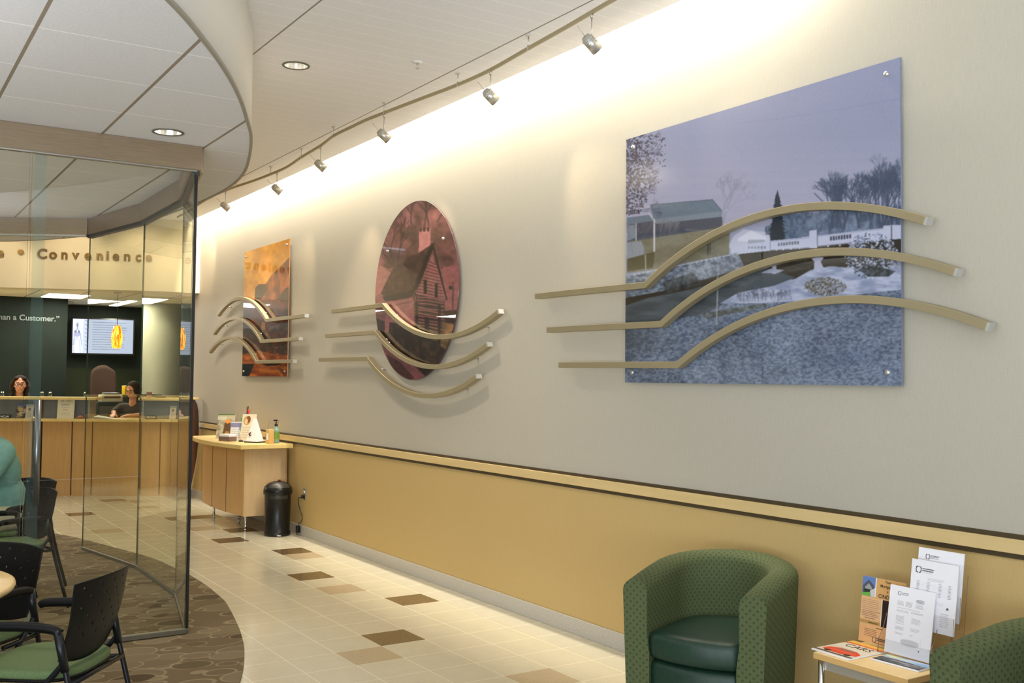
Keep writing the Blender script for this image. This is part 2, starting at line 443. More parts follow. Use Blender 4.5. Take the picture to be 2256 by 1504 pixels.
# ------------------------------------------------------------------ printed pictures (procedurally drawn, stored on a fine mesh)
class Paint:
    def __init__(s, x0, y0, x1, y1, k, bg):
        s.x0, s.y0, s.k = x0, y0, k
        s.w, s.h = int((x1-x0)*k)+1, int((y1-y0)*k)+1
        s.a = np.empty((s.h, s.w, 3)); s.a[:] = bg
    def _bb(s, P, pad=1):
        P = np.asarray(P, float)
        q = (P-[s.x0, s.y0])*s.k
        lo = np.floor(q.min(0)-pad).astype(int); hi = np.ceil(q.max(0)+pad).astype(int)+1
        lo = np.clip(lo, 0, [s.w, s.h]); hi = np.clip(hi, 0, [s.w, s.h])
        if hi[0] <= lo[0] or hi[1] <= lo[1]: return None
        yy, xx = np.mgrid[lo[1]:hi[1], lo[0]:hi[0]]
        return q, (slice(lo[1], hi[1]), slice(lo[0], hi[0])), xx.astype(float), yy.astype(float)
    def _put(s, sl, m, col, al):
        m = (m*al)[..., None]
        s.a[sl] = s.a[sl]*(1-m)+np.asarray(col, float)*m
    def poly(s, P, col, al=1.0):
        r = s._bb(P)
        if r is None: return
        q, sl, xx, yy = r
        ins = np.zeros(xx.shape, bool); n = len(q); j = n-1
        for i in range(n):
            xi, yi = q[i]; xj, yj = q[j]
            c = ((yi > yy) != (yj > yy)) & (xx < (xj-xi)*(yy-yi)/((yj-yi) or 1e-9)+xi)
            ins ^= c; j = i
        s._put(sl, ins.astype(float), col, al)
    def rect(s, x0, y0, x1, y1, col, al=1.0): s.poly([(x0, y0), (x1, y0), (x1, y1), (x0, y1)], col, al)
    def line(s, P, wd, col, al=1.0):
        for a, b in zip(P[:-1], P[1:]):
            r = s._bb([a, b], wd*s.k+1)
            if r is None: continue
            q, sl, xx, yy = r
            d = q[1]-q[0]; L = d@d or 1e-9
            t = np.clip(((xx-q[0][0])*d[0]+(yy-q[0][1])*d[1])/L, 0, 1)
            dist = np.hypot(xx-q[0][0]-t*d[0], yy-q[0][1]-t*d[1])
            s._put(sl, np.clip(wd*s.k/2+.5-dist, 0, 1), col, al)
    def dot(s, x, y, rx, ry, col, al=1.0, soft=0.0):
        r = s._bb([(x-rx, y-ry), (x+rx, y+ry)])
        if r is None: return
        q, sl, xx, yy = r
        cx, cy = (x-s.x0)*s.k, (y-s.y0)*s.k
        d = np.sqrt(((xx-cx)/(rx*s.k))**2+((yy-cy)/(ry*s.k))**2)
        m = np.clip((1-d)/soft, 0, 1) if soft else np.clip((1-d)*min(rx, ry)*s.k+.5, 0, 1)
        s._put(sl, m, col, al)
    def noise(s, P, cols, fx, fy, al=1.0, seed=0):
        """two-tone value noise inside polygon P, cell size fx, fy"""
        r = s._bb(P)
        if r is None: return
        q, sl, xx, yy = r
        g = np.random.default_rng(seed)
        def vn(fx, fy):
            T = g.random((257, 257))
            u, v = xx/(fx*s.k), yy/(fy*s.k)
            iu, iv = np.floor(u).astype(int), np.floor(v).astype(int); a, b = u-iu, v-iv
            a = a*a*(3-2*a); b = b*b*(3-2*b)
            A = lambda i, j: T[j % 257, i % 257]
            return (A(iu, iv)*(1-a)+A(iu+1, iv)*a)*(1-b)+(A(iu, iv+1)*(1-a)+A(iu+1, iv+1)*a)*b
        f = vn(fx, fy)*.5+vn(fx/2, fy/2)*.3+vn(fx/5, fy/5)*.2
        f = np.clip((f-.5)*2.4+.5, 0, 1)
        ins = np.zeros(xx.shape, bool); n = len(q); j = n-1
        for i in range(n):
            xi, yi = q[i]; xj, yj = q[j]
            c = ((yi > yy) != (yj > yy)) & (xx < (xj-xi)*(yy-yi)/((yj-yi) or 1e-9)+xi)
            ins ^= c; j = i
        c = np.asarray(cols[0], float)*(1-f[..., None])+np.asarray(cols[1], float)*f[..., None]
        m = (ins*al)[..., None]
        s.a[sl] = s.a[sl]*(1-m)+c*m
    def soften(s, n, grain, seed=5):
        """lens softness and film grain of the printed photograph"""
        for _ in range(n):
            b = np.pad(s.a, ((1, 1), (1, 1), (0, 0)), 'edge')
            s.a = (b[:-2, 1:-1]+b[2:, 1:-1]+b[1:-1, :-2]+b[1:-1, 2:]+2*b[1:-1, 1:-1])/6
        g = np.random.default_rng(seed).normal(0, grain, s.a.shape[:2])[..., None]
        s.a = s.a+g*np.clip((190-s.a)/90, .1, 1)
    def tree(s, x, y, L, ang, wd, col, depth, spread=.5, ratio=.74, al=.8, rnd=random.Random(3)):
        x2, y2 = x+L*math.sin(ang), y-L*math.cos(ang)
        s.line([(x, y), (x2, y2)], wd, col, al)
        if depth == 0: return
        for k in range(2 if rnd.random() < .6 else 3):
            s.tree(x2, y2, L*ratio*rnd.uniform(.8, 1.1), ang+rnd.uniform(-spread, spread), max(wd*.68, .5), col, depth-1, spread, ratio, al, rnd)
    def text_lines(s, x, y, w, n, dy, hgt, col, al=.6, slope=0.0, seed=1):
        g = random.Random(seed)
        for i in range(n):
            xx = x; end = x+w*g.uniform(.8, 1.0)
            while xx < end:
                ww = g.uniform(.03, .09)*w
                yy = y+i*dy+(xx-x)*slope
                s.line([(xx, yy), (min(xx+ww, end), yy+ww*slope)], hgt, col, al*g.uniform(.7, 1))
                xx += ww+.015*w
    def sample(s, X, Y):
        u = np.clip((X-s.x0)*s.k, 0, s.w-1.001); v = np.clip((Y-s.y0)*s.k, 0, s.h-1.001)
        iu, iv = u.astype(int), v.astype(int); a, b = (u-iu)[..., None], (v-iv)[..., None]
        A = s.a
        c = (A[iv, iu]*(1-a)+A[iv, iu+1]*a)*(1-b)+(A[iv+1, iu]*(1-a)+A[iv+1, iu+1]*a)*b
        c = np.clip(c, 0, 255)/255
        return np.where(c <= .04045, c/12.92, ((c+.055)/1.055)**2.4)

def homography(src, dst):
    A = []; b = []
    for (x, y), (u, v) in zip(src, dst):
        A += [[x, y, 1, 0, 0, 0, -u*x, -u*y], [0, 0, 0, x, y, 1, -v*x, -v*y]]; b += [u, v]
    h = np.linalg.solve(np.array(A, float), np.array(b, float))
    return np.append(h, 1).reshape(3, 3)

def print_material(name, rough=.08, emit=0.0, spec=.5):
    m = mat(name, (.5, .5, .5, 1), rough, spec=spec); t = NT(m)
    a = t.n('ShaderNodeVertexColor'); a.layer_name = 'Col'
    t.base(a.outputs[0])
    if emit:
        t.l(a.outputs[0], t.b.inputs['Emission Color']); t.b.inputs['Emission Strength'].default_value = emit
        for k in list(t.b.inputs['Base Color'].links): t.t.links.remove(k)
        t.b.inputs['Base Color'].default_value = (.01, .01, .01, 1)
    return m

def print_mesh(name, paint, origin, U, V, nu, nv, mapuv, m, parent=None, disc=False):
    """flat print: origin + u*U + v*V, u, v in 0..1; mapuv(u, v) -> picture coordinates"""
    O, U, V = Vector(origin), Vector(U), Vector(V)
    if disc:
        rr = np.sqrt(np.linspace(0, 1, nu)); aa = np.linspace(0, 2*PI, nv, endpoint=False)
        R, A = np.meshgrid(rr, aa, indexing='ij')
        u = .5+.5*R*np.cos(A); v = .5+.5*R*np.sin(A)
    else:
        u, v = np.meshgrid(np.linspace(0, 1, nu), np.linspace(0, 1, nv), indexing='ij')
    u, v = u.ravel(), v.ravel()
    co = np.array(O)[None]+u[:, None]*np.array(U)[None]+v[:, None]*np.array(V)[None]
    i, j = np.meshgrid(np.arange(nu-1), np.arange(nv if disc else nv-1), indexing='ij')
    i, j = i.ravel(), j.ravel(); j2 = (j+1) % nv
    F = np.stack([i*nv+j, (i+1)*nv+j, (i+1)*nv+j2, i*nv+j2], 1)
    me = bpy.data.meshes.new(name)
    me.vertices.add(len(co)); me.vertices.foreach_set('co', co.astype(np.float32).ravel())
    me.loops.add(F.size); me.loops.foreach_set('vertex_index', F.astype(np.int32).ravel())
    me.polygons.add(len(F)); me.polygons.foreach_set('loop_start', np.arange(0, F.size, 4, dtype=np.int32))
    me.update(calc_edges=True); me.validate()
    X, Y = mapuv(u, v)
    c = paint.sample(X, Y)
    at = me.attributes.new('Col', 'FLOAT_COLOR', 'POINT')
    at.data.foreach_set('color', np.c_[c, np.ones(len(c))].astype(np.float32).ravel())
    me.materials.append(m)
    o = bpy.data.objects.new(name, me); COL.objects.link(o)
    if parent is not None: o.parent = parent
    return o

def paint_river():
    p = Paint(1380, 120, 2010, 860, 1.15, (132, 136, 162))
    R = random.Random(5)
    full = [(1380, 120), (2010, 120), (2010, 860), (1380, 860)]
    for i in range(60):   # pale haze towards the horizon
        y = 300+i*3.6
        p.rect(1380, y, 2010, y+4, (160, 158, 182), .012*i if i < 30 else .36)
    p.line([(1640, 271), (1720, 265), (1800, 254), (1900, 240), (2000, 224)], 2.2, (124, 128, 158), .7)
    # far ground and houses
    p.rect(1380, 500, 2010, 560, (150, 156, 182), .7)
    for k in range(60):
        x = R.uniform(1735, 2000); p.tree(x, 512, R.uniform(10, 18), R.uniform(-.2, .2), 2.2, (78, 92, 116), 4, .5, .8, .8, R)
    p.noise([(1745, 470), (1800, 478), (1860, 462), (1930, 468), (2005, 455), (2005, 512), (1740, 525)], ((58, 72, 96), (112, 126, 152)), 14, 18, .85, 3)
    p.noise([(1700, 500), (1730, 490), (1760, 498), (1775, 525), (1700, 530)], ((52, 66, 86), (100, 114, 138)), 8, 10, .9, 4)
    for bx, h, w in ((1872, 30, 5), (1905, 26, 4), (1850, 24, 4), (1955, 34, 5), (1975, 34, 4), (1990, 30, 4), (1930, 24, 3)):
        for k in range(3):
            p.tree(bx+R.uniform(-6, 6), 505, h*R.uniform(.85, 1.1), R.uniform(-.3, .3), w*.9, (54, 66, 88), 6, .40, .82, .72, R)
    p.line([(1862, 495), (1835, 455), (1808, 428)], 3, (66, 80, 102), .8)
    p.line([(1868, 500), (1850, 440), (1842, 395)], 3, (66, 80, 102), .8)
    # spruce
    for i in range(26):
        f = i/25; y = 424+f*100; w = 3+19*f**.75
        p.poly([(1727-w*R.uniform(.8, 1.15), y+7), (1727+w*R.uniform(.8, 1.15), y+7), (1727, y-5)], (34, 44, 56))
    p.noise([(1745, 480), (1770, 470), (1782, 500), (1780, 528), (1745, 528)], ((60, 76, 100), (96, 112, 138)), 6, 8, .9, 6)
    # houses with snow
    p.poly([(1618, 545), (1630, 520), (1652, 505), (1700, 512), (1706, 535), (1640, 552)], (176, 178, 200))
    p.poly([(1640, 525), (1668, 508), (1702, 522), (1702, 530), (1640, 532)], (196, 198, 216))
    p.rect(1662, 528, 1700, 538, (140, 148, 160), .8)
    # building at left
    p.poly([(1392, 476), (1446, 470), (1452, 488), (1392, 494)], (96, 108, 124))
    p.poly([(1392, 492), (1452, 484), (1604, 474), (1608, 515), (1392, 545)], (66, 70, 84))
    p.poly([(1392, 530), (1608, 500), (1622, 500), (1620, 560), (1450, 592), (1392, 600)], (106, 103, 88))
    p.noise([(1392, 530), (1608, 500), (1622, 500), (1620, 560), (1450, 592), (1392, 600)], ((92, 88, 72), (122, 120, 106)), 40, 18, .5, 8)
    p.poly([(1443, 448), (1583, 438), (1605, 464), (1452, 482)], (92, 106, 122))
    p.poly([(1452, 481), (1605, 464), (1604, 477), (1455, 491)], (110, 120, 134))
    p.line([(1443, 449), (1583, 439), (1604, 465)], 1.4, (70, 80, 92))
    p.line([(1453, 482), (1453, 556)], 4, (178, 178, 184))
    p.line([(1440, 466), (1453, 484)], 3, (168, 168, 176))
    p.line([(1412, 490), (1412, 527)], 2.4, (170, 170, 176))
    p.poly([(1392, 494), (1410, 492), (1410, 522), (1392, 528)], (112, 122, 136))
    p.poly([(1392, 532), (1424, 528), (1430, 545), (1430, 562), (1392, 568)], (126, 132, 142))
    p.poly([(1392, 568), (1455, 552), (1450, 588), (1392, 596)], (76, 70, 46))
    p.line([(1433, 560), (1434, 592)], 3, (150, 152, 150), .8)
    p.line([(1574, 520), (1573, 560)], 3, (52, 56, 60))
    p.line([(1578, 518), (1578, 558)], 1.4, (40, 44, 50))
    for x in (1405, 1430, 1470, 1490, 1500):
        p.tree(x, 560, 22, R.uniform(-.15, .2), 1.4, (104, 104, 112), 5, .4, .82, .5, R)
    # slim trees before the sky
    for k in range(3): p.tree(1604, 500, 38, .12+.1*k, 1.6, (116, 118, 138), 5, .55, .74, .55, R)
    p.line([(1610, 455), (1628, 420), (1650, 415), (1662, 440)], 1.2, (124, 126, 148), .6)
    # bridge
    p.poly([(1640, 553), (1700, 548), (1800, 545), (1998, 528), (1998, 565), (1960, 600), (1890, 592), (1840, 588), (1805, 596), (1765, 616), (1700, 618), (1655, 600), (1636, 585)], (40, 36, 30))
    p.noise([(1650, 572), (1800, 566), (1800, 592), (1700, 612), (1660, 596)], ((30, 28, 24), (66, 62, 52)), 40, 8, .8, 2)
    p.poly([(1624, 548), (1640, 540), (1702, 533), (1702, 518), (1710, 518), (1711, 531), (1797, 524), (1797, 510), (1814, 508), (1816, 521), (1958, 506), (1958, 501), (1976, 500), (1998, 500), (1998, 530), (1976, 531), (1816, 545), (1814, 548), (1797, 548), (1712, 553), (1640, 560), (1624, 562)], (176, 180, 204))
    p.line([(1712, 552), (1797, 547)], 2, (120, 124, 146)); p.line([(1816, 544), (1960, 531)], 2, (120, 124, 146))
    p.line([(1712, 533), (1797, 526)], 1.2, (140, 144, 166)); p.line([(1816, 523), (1958, 508)], 1.2, (140, 144, 166))
    for x in list(range(1728, 1776, 6)): p.rect(x, 536-(x-1728)*.09, x+4, 543-(x-1728)*.09, (96, 100, 120))
    for x in list(range(1842, 1886, 6)): p.rect(x, 523-(x-1842)*.1, x+4.2, 532-(x-1842)*.1, (62, 66, 84))
    for x in list(range(1662, 1700, 7)): p.rect(x, 543, x+4, 548, (120, 124, 146))
    p.line([(1814, 510), (1815, 547)], 1.4, (70, 74, 92)); p.line([(1976, 502), (1976, 531)], 2, (40, 44, 58)); p.line([(1711, 533), (1711, 552)], 1.2, (110, 114, 134))
    for x in (1725, 1740, 1757, 1776, 1838, 1864): p.dot(x, 551-(x-1725)*.06, 2, 2, (190, 192, 210))
    # river and banks
    p.poly([(1388, 640), (1500, 612), (1640, 585), (1700, 590), (1766, 612), (1720, 630), (1650, 645), (1610, 662), (1565, 688), (1388, 716)], (66, 74, 82))
    p.noise([(1388, 640), (1500, 612), (1640, 585), (1700, 600), (1640, 650), (1565, 688), (1388, 716)], ((54, 60, 66), (84, 92, 100)), 60, 10, .6, 9)
    p.poly([(1388, 655), (1470, 640), (1560, 608), (1640, 592), (1640, 604), (1540, 636), (1440, 655), (1388, 672)], (44, 40, 34))
    p.noise([(1388, 606), (1440, 596), (1560, 572), (1640, 556), (1655, 590), (1560, 616), (1470, 640), (1388, 655)], ((70, 80, 96), (132, 142, 160)), 7, 5, .95, 11)
    p.noise([(1470, 620), (1540, 600), (1560, 625), (1480, 645)], ((34, 36, 38), (74, 80, 88)), 6, 6, .8, 12)
    for i in range(24):
        x = 1405+i*10; p.line([(x, 604-i*1.95), (x+7, 602.6-i*1.95)], 2.2, (176, 182, 196), .9)
        if i % 2 == 0: p.line([(x, 604-i*1.95), (x, 611-i*1.95)], 1, (60, 66, 76), .8)
    # piers
    p.poly([(1802, 562), (1826, 562), (1828, 572), (1822, 578), (1828, 590), (1826, 606), (1806, 606), (1808, 578), (1802, 572)], (166, 168, 192))
    p.poly([(1715, 575), (1725, 575), (1725, 604), (1715, 604)], (158, 162, 184))
    p.poly([(1690, 602), (1712, 592), (1742, 596), (1728, 602)], (150, 156, 178))
    # snow bank
    p.noise([(1600, 668), (1640, 645), (1720, 630), (1768, 614), (1800, 596), (1850, 588), (1900, 596), (1998, 588), (1998, 668), (1900, 665), (1760, 668), (1700, 672)], ((128, 138, 166), (174, 180, 204)), 30, 9, 1, 13)
    for k in range(26):
        x = R.uniform(1640, 1760); p.tree(x, R.uniform(655, 668), R.uniform(5, 9), R.uniform(-.4, .4), 1, (84, 88, 100), 3, .5, .8, .7, R)
    # lawn
    lawn = [(1384, 716), (1480, 702), (1565, 690), (1605, 668), (1700, 668), (1800, 662), (1998, 640), (2005, 862), (1380, 862)]
    p.poly(lawn, (100, 114, 136))
    p.noise(lawn, ((54, 66, 88), (142, 154, 176)), 5, 3, .9, 14)
    p.noise(lawn, ((74, 84, 100), (134, 146, 168)), 90, 40, .35, 15)
    for k in range(9): p.dot(1384, 745, 30+k*16, 14+k*7, (56, 62, 66), .10, .9)
    for k in range(8): p.dot(1880, 790, 40+k*18, 12+k*6, (66, 84, 112), .06, .9)
    p.line([(1388, 716), (1480, 702), (1565, 690), (1605, 669)], 3, (50, 54, 56), .7)
    p.noise([(1560, 690), (1700, 668), (1705, 676), (1570, 702)], ((60, 62, 50), (110, 116, 120)), 8, 4, .8, 21)
    for k in range(150):   # leaf litter
        p.dot(R.uniform(1400, 1990), R.uniform(700, 845), R.uniform(.8, 1.8), R.uniform(.6, 1.1), (70, 72, 80), .5)
    p.line([(1595, 610), (1594, 660), (1592, 716)], 3.2, (140, 146, 152), .9); p.line([(1596, 560), (1595, 612)], 1.6, (128, 134, 144), .7)
    # bushes
    for k in range(1100):
        a, r = R.uniform(0, 6.283), math.sqrt(R.random())
        x, y = 1932+58*r*math.cos(a), 566+50*r*math.sin(a)
        p.dot(x, y, R.uniform(1, 2.4), R.uniform(1, 2.2), R.choice([(176, 184, 210), (150, 160, 190), (78, 88, 108), (54, 62, 78), (190, 196, 218)]), .9)
    p.noise([(1905, 595), (1940, 588), (1985, 600), (1970, 612), (1925, 612)], ((36, 38, 36), (76, 84, 94)), 6, 5, .9, 17)
    for k in range(700):
        a, r = R.uniform(0, 6.283), math.sqrt(R.random())
        x, y = 1832+46*r*math.cos(a), 632+20*r*math.sin(a)
        p.dot(x, y, R.uniform(.8, 2), R.uniform(.8, 1.8), R.choice([(76, 70, 56), (108, 100, 84), (150, 156, 176), (62, 64, 66)]), .85)
    # overhanging twigs with leaves
    for k in range(7):
        p.tree(1386, 305+k*24, 26, 1.35+R.uniform(-.3, .8), 1.6, (70, 68, 84), 4, .7, .8, .8, R)
    for k in range(900):
        x = 1390+abs(R.gauss(0, 38)); y = R.uniform(285, 470)
        lim = 1478 if 300 < y < 400 else 1462
        if x > lim or y < 303-(x-1390)*.28: continue
        if y > 400 and x > 1460-(y-400)*.6: continue
        p.dot(x, y, R.uniform(.9, 2.4), R.uniform(.9, 2.2), R.choice([(58, 54, 66), (72, 68, 82), (48, 46, 56)]), .9)
    p.soften(2, 5.0)
    return p

def paint_cabin():
    p = Paint(0, 40, 1441, 1504, .3, (150, 92, 92))   # coordinates of an enlarged crop
    R = random.Random(9)
    p.rect(0, 0, 1441, 480, (128, 84, 80))
    p.noise([(430, 60), (1040, 60), (1040, 480), (430, 480)], ((96, 62, 60), (166, 104, 106)), 120, 130, .9, 3)
    p.dot(710, 175, 75, 80, (176, 108, 112), .9, .5); p.dot(690, 320, 60, 45, (176, 108, 112), .8, .5)
    p.poly([(440, 440), (540, 470), (600, 520), (520, 650), (440, 700)], (178, 116, 112))
    p.poly([(930, 470), (1040, 440), (1040, 740), (950, 690)], (160, 92, 96))
    for x, y, L, a in ((610, 460, 90, -.2), (640, 440, 80, .2), (600, 450, 70, -.7), (560, 250, 60, .3), (820, 240, 90, .15), (850, 220, 80, -.2), (900, 200, 60, .5), (740, 200, 60, 0)):
        p.tree(x, y, L, a, 9, (78, 48, 46), 5, .55, .78, .8, R)
    p.poly([(790, 250), (860, 235), (860, 330), (785, 400)], (192, 126, 128))
    for x in (800, 822, 846): p.rect(x-6, 228, x+6, 252, (70, 40, 40))
    p.poly([(610, 470), (785, 378), (862, 330), (880, 330), (745, 640), (530, 690), (500, 660)], (84, 54, 52))
    p.noise([(610, 470), (785, 378), (862, 330), (745, 640), (530, 690), (500, 660)], ((70, 44, 42), (100, 66, 62)), 30, 60, .7, 5)
    p.poly([(740, 620), (862, 320), (884, 322), (760, 660)], (42, 26, 28))
    p.poly([(510, 690), (740, 625), (750, 690), (530, 720)], (44, 28, 28))
    p.poly([(870, 390), (950, 660), (760, 645)], (170, 104, 106))
    for i in range(12):
        y = 430+i*20; p.line([(862-(y-390)*.42, y), (880+(y-390)*.24, y+22)], 5, (70, 40, 42))
    p.line([(872, 330), (955, 665)], 9, (36, 22, 24))
    p.rect(815, 550, 834, 642, (30, 18, 20)); p.rect(884, 570, 902, 660, (30, 18, 20))
    p.poly([(530, 730), (745, 670), (750, 1000), (520, 960)], (168, 100, 104))
    p.line([(545, 760), (745, 700)], 6, (110, 62, 64))
    p.poly([(750, 650), (945, 670), (940, 980), (750, 1010)], (62, 38, 38))
    for i in range(16):
        y = 668+i*22; p.line([(752, y), (845, y+R.uniform(-6, 10)), (940, y+R.uniform(-4, 10))], 8, (164, 98, 100) if i < 9 else (158, 118, 78))
    p.rect(760, 700, 775, 1000, (52, 30, 32)); p.rect(905, 700, 922, 980, (52, 30, 32)); p.rect(820, 800, 850, 960, (48, 28, 28))
    p.poly([(440, 860), (520, 880), (520, 1040), (450, 980)], (70, 46, 52))
    p.rect(640, 855, 672, 920, (66, 40, 40)); p.dot(580, 820, 22, 26, (40, 26, 28)); p.dot(610, 830, 12, 16, (40, 26, 28))
    p.poly([(945, 740), (1040, 720), (1040, 830), (945, 820)], (54, 34, 34))
    p.noise([(930, 820), (1040, 820), (1000, 1000), (920, 1020)], ((110, 84, 40), (168, 126, 74)), 40, 40, .9, 6)
    p.poly([(440, 960), (750, 960), (950, 1000), (1010, 1000), (900, 1260), (620, 1220), (500, 1080)], (62, 42, 34))
    p.noise([(560, 880), (750, 880), (950, 1000), (990, 1040), (900, 1240), (620, 1200), (540, 1040)], ((38, 24, 20), (96, 66, 48)), 24, 60, .9, 7)
    for k in range(40): p.tree(R.uniform(590, 740), R.uniform(980, 1060), 26, R.uniform(-.2, .2), 5, (44, 28, 24), 3, .4, .8, .8, R)
    p.poly([(500, 1090), (640, 1130), (760, 1200), (830, 1250), (760, 1310), (560, 1260)], (150, 84, 92))
    p.poly([(520, 1150), (640, 1190), (740, 1290), (700, 1320), (560, 1260)], (92, 50, 56))
    p.poly([(830, 1080), (960, 1040), (900, 1180), (820, 1240)], (70, 46, 40))
    p.line([(990, 560), (992, 740)], 8, (100, 58, 60)); p.dot(976, 590, 9, 12, (40, 24, 26))
    p.noise([(430, 50), (1050, 50), (1050, 1320), (430, 1320)], ((40, 26, 24), (150, 98, 98)), 26, 20, .16, 31)
    g = p.a.mean(2, keepdims=True); p.a = ((p.a*.68+g*.32)/255)**1.42*255*1.28
    p.soften(1, 4.0)
    return p

def paint_market():
    # coordinates: x 900..1530, y 290..2200 of an enlarged crop
    p = Paint(880, 270, 1560, 2260, .4, (198, 150, 66))
    R = random.Random(12)
    p.rect(880, 270, 1560, 700, (206, 158, 74)); p.noise([(880, 270), (1560, 270), (1560, 1100), (880, 1100)], ((176, 132, 62), (222, 176, 92)), 200, 260, .8, 2)
    p.poly([(1560, 520), (1450, 640), (1290, 790), (1180, 950), (1080, 1150), (1560, 1300)], (136, 82, 52))
    p.noise([(1560, 540), (1450, 650), (1290, 800), (1190, 950), (1120, 1150), (1560, 1300)], ((98, 56, 38), (166, 106, 68)), 60, 160, .9, 3)
    p.poly([(1060, 960), (1110, 915), (1210, 915), (1230, 1000), (1140, 1120), (1050, 1160)], (64, 62, 60))
    p.poly([(1370, 1120), (1480, 980), (1560, 960), (1560, 1150), (1420, 1180)], (70, 52, 42))
    p.rect(880, 1150, 1560, 1480, (92, 46, 28)); p.noise([(880, 1150), (1560, 1130), (1560, 1500), (880, 1500)], ((56, 28, 18), (120, 62, 38)), 50, 120, .9, 4)
    p.rect(880, 1480, 1560, 1960, (52, 28, 20)); p.noise([(880, 1470), (1560, 1470), (1560, 1960), (880, 1960)], ((22, 16, 14), (112, 60, 36)), 70, 80, .95, 5)
    for k in range(60):
        x, y = R.uniform(1150, 1540), R.uniform(1500, 1930)
        p.rect(x, y, x+R.uniform(14, 46), y+R.uniform(16, 60), R.choice([(150, 102, 50), (96, 44, 28), (30, 22, 20), (132, 84, 40), (84, 36, 30), (24, 20, 22)]), .75)
    p.rect(1150, 1440, 1200, 1530, (150, 104, 46))
    p.poly([(880, 1880), (1100, 1830), (1560, 1940), (1560, 2260), (880, 2260)], (150, 92, 34))
    p.noise([(880, 1900), (1560, 1900), (1560, 2260), (880, 2260)], ((118, 58, 26), (190, 126, 48)), 140, 50, .9, 6)
    p.a = (p.a/255)**1.35*255*1.28
    p.poly([(880, 2010), (1050, 2010), (980, 2180), (880, 2200)], (20, 24, 26))
    p.dot(1290, 2010, 130, 34, (28, 26, 26)); p.poly([(1360, 2060), (1560, 2120), (1560, 2200), (1460, 2190)], (120, 54, 26))
    return p

def paint_sheet(kind):
    p = Paint(0, 0, 216, 279, 2.0, (226, 226, 232))
    k = (36, 36, 40); g = (120, 118, 124)
    def logo(x, y, s, c=k):
        for sx in (-1, 1):
            p.line([(x+sx*s*.15, y-s*.5), (x+sx*s*.42, y-s*.42), (x+sx*s*.5, y), (x+sx*s*.42, y+s*.42), (x+sx*s*.15, y+s*.5)], s*.16, c)
    if kind == 'a':      # front sheet with small tables
        logo(48, 30, 14); p.text_lines(60, 27, 36, 2, 6, 2.2, k, .7, 0, 3)
        p.dot(150, 48, 22, 8, (196, 196, 202)); p.text_lines(132, 44, 38, 3, 5, 2, g, .7, 0, 4)
        for (x, y, w, n, s) in ((42, 62, 34, 4, 1), (82, 60, 34, 5, 2), (130, 62, 40, 4, 3), (42, 88, 130, 1, 4), (42, 98, 60, 2, 5), (112, 96, 60, 2, 6), (42, 122, 44, 6, 7), (116, 122, 46, 5, 8), (42, 152, 44, 1, 9), (42, 166, 44, 3, 10), (116, 162, 46, 3, 11), (42, 190, 40, 2, 12), (116, 190, 14, 1, 13)):
            p.text_lines(x, y, w, n, 4.6, 1.7, g, .6, 0, s)
        p.dot(118, 222, 46, 14, (200, 200, 206)); p.text_lines(78, 214, 84, 5, 4.6, 1.5, g, .45, 0, 15)
        p.line([(170, 190), (170, 246)], .8, g, .8); p.rect(161, 243, 166, 249, k)
    elif kind == 'b':    # table sheet
        logo(34, 40, 24); p.text_lines(52, 34, 62, 2, 8, 3.6, k, .8, 0, 3); p.text_lines(52, 50, 50, 1, 4, 1.6, g, .6, 0, 5)
        p.text_lines(80, 68, 80, 3, 5, 1.5, g, .5, 0, 6)
        for r in range(7): p.line([(28, 92+r*7), (196, 92+r*7)], .9, (150, 140, 144), .6 if r % 2 else .2)
        for c in (30, 78, 132, 176): p.text_lines(c, 86, 14, 10, 5.6, 2, g, .6, 0, c)
        p.text_lines(30, 160, 150, 2, 8, 1.5, g, .4, 0, 9); p.text_lines(150, 200, 40, 8, 7, 2, g, .5, 0, 10)
        p.poly([(176, 172), (182, 172), (186, 182), (172, 182)], (90, 86, 90))
    elif kind == 'c':    # letter-head sheet
        logo(46, 34, 18); p.text_lines(58, 29, 44, 3, 5, 2.4, k, .7, 0, 2)
        p.text_lines(84, 66, 54, 3, 5, 1.5, g, .5, 0, 3)
    elif kind == 'd':    # notice on the teller counter
        p.a[:] = (214, 208, 184)
        p.text_lines(44, 46, 40, 1, 5, 12, (120, 120, 120), .6, 0, 1); p.text_lines(112, 46, 56, 1, 5, 12, (120, 120, 120), .6, 0, 2)
        p.text_lines(46, 88, 130, 2, 12, 8, (130, 132, 134), .7, 0, 3); p.text_lines(56, 130, 110, 1, 8, 6, (160, 158, 150), .6, 0, 4)
        p.text_lines(76, 164, 64, 1, 8, 9, (176, 110, 100), .7, 0, 5); p.text_lines(50, 200, 120, 4, 11, 5, (160, 158, 150), .5, 0, 6)
    return p

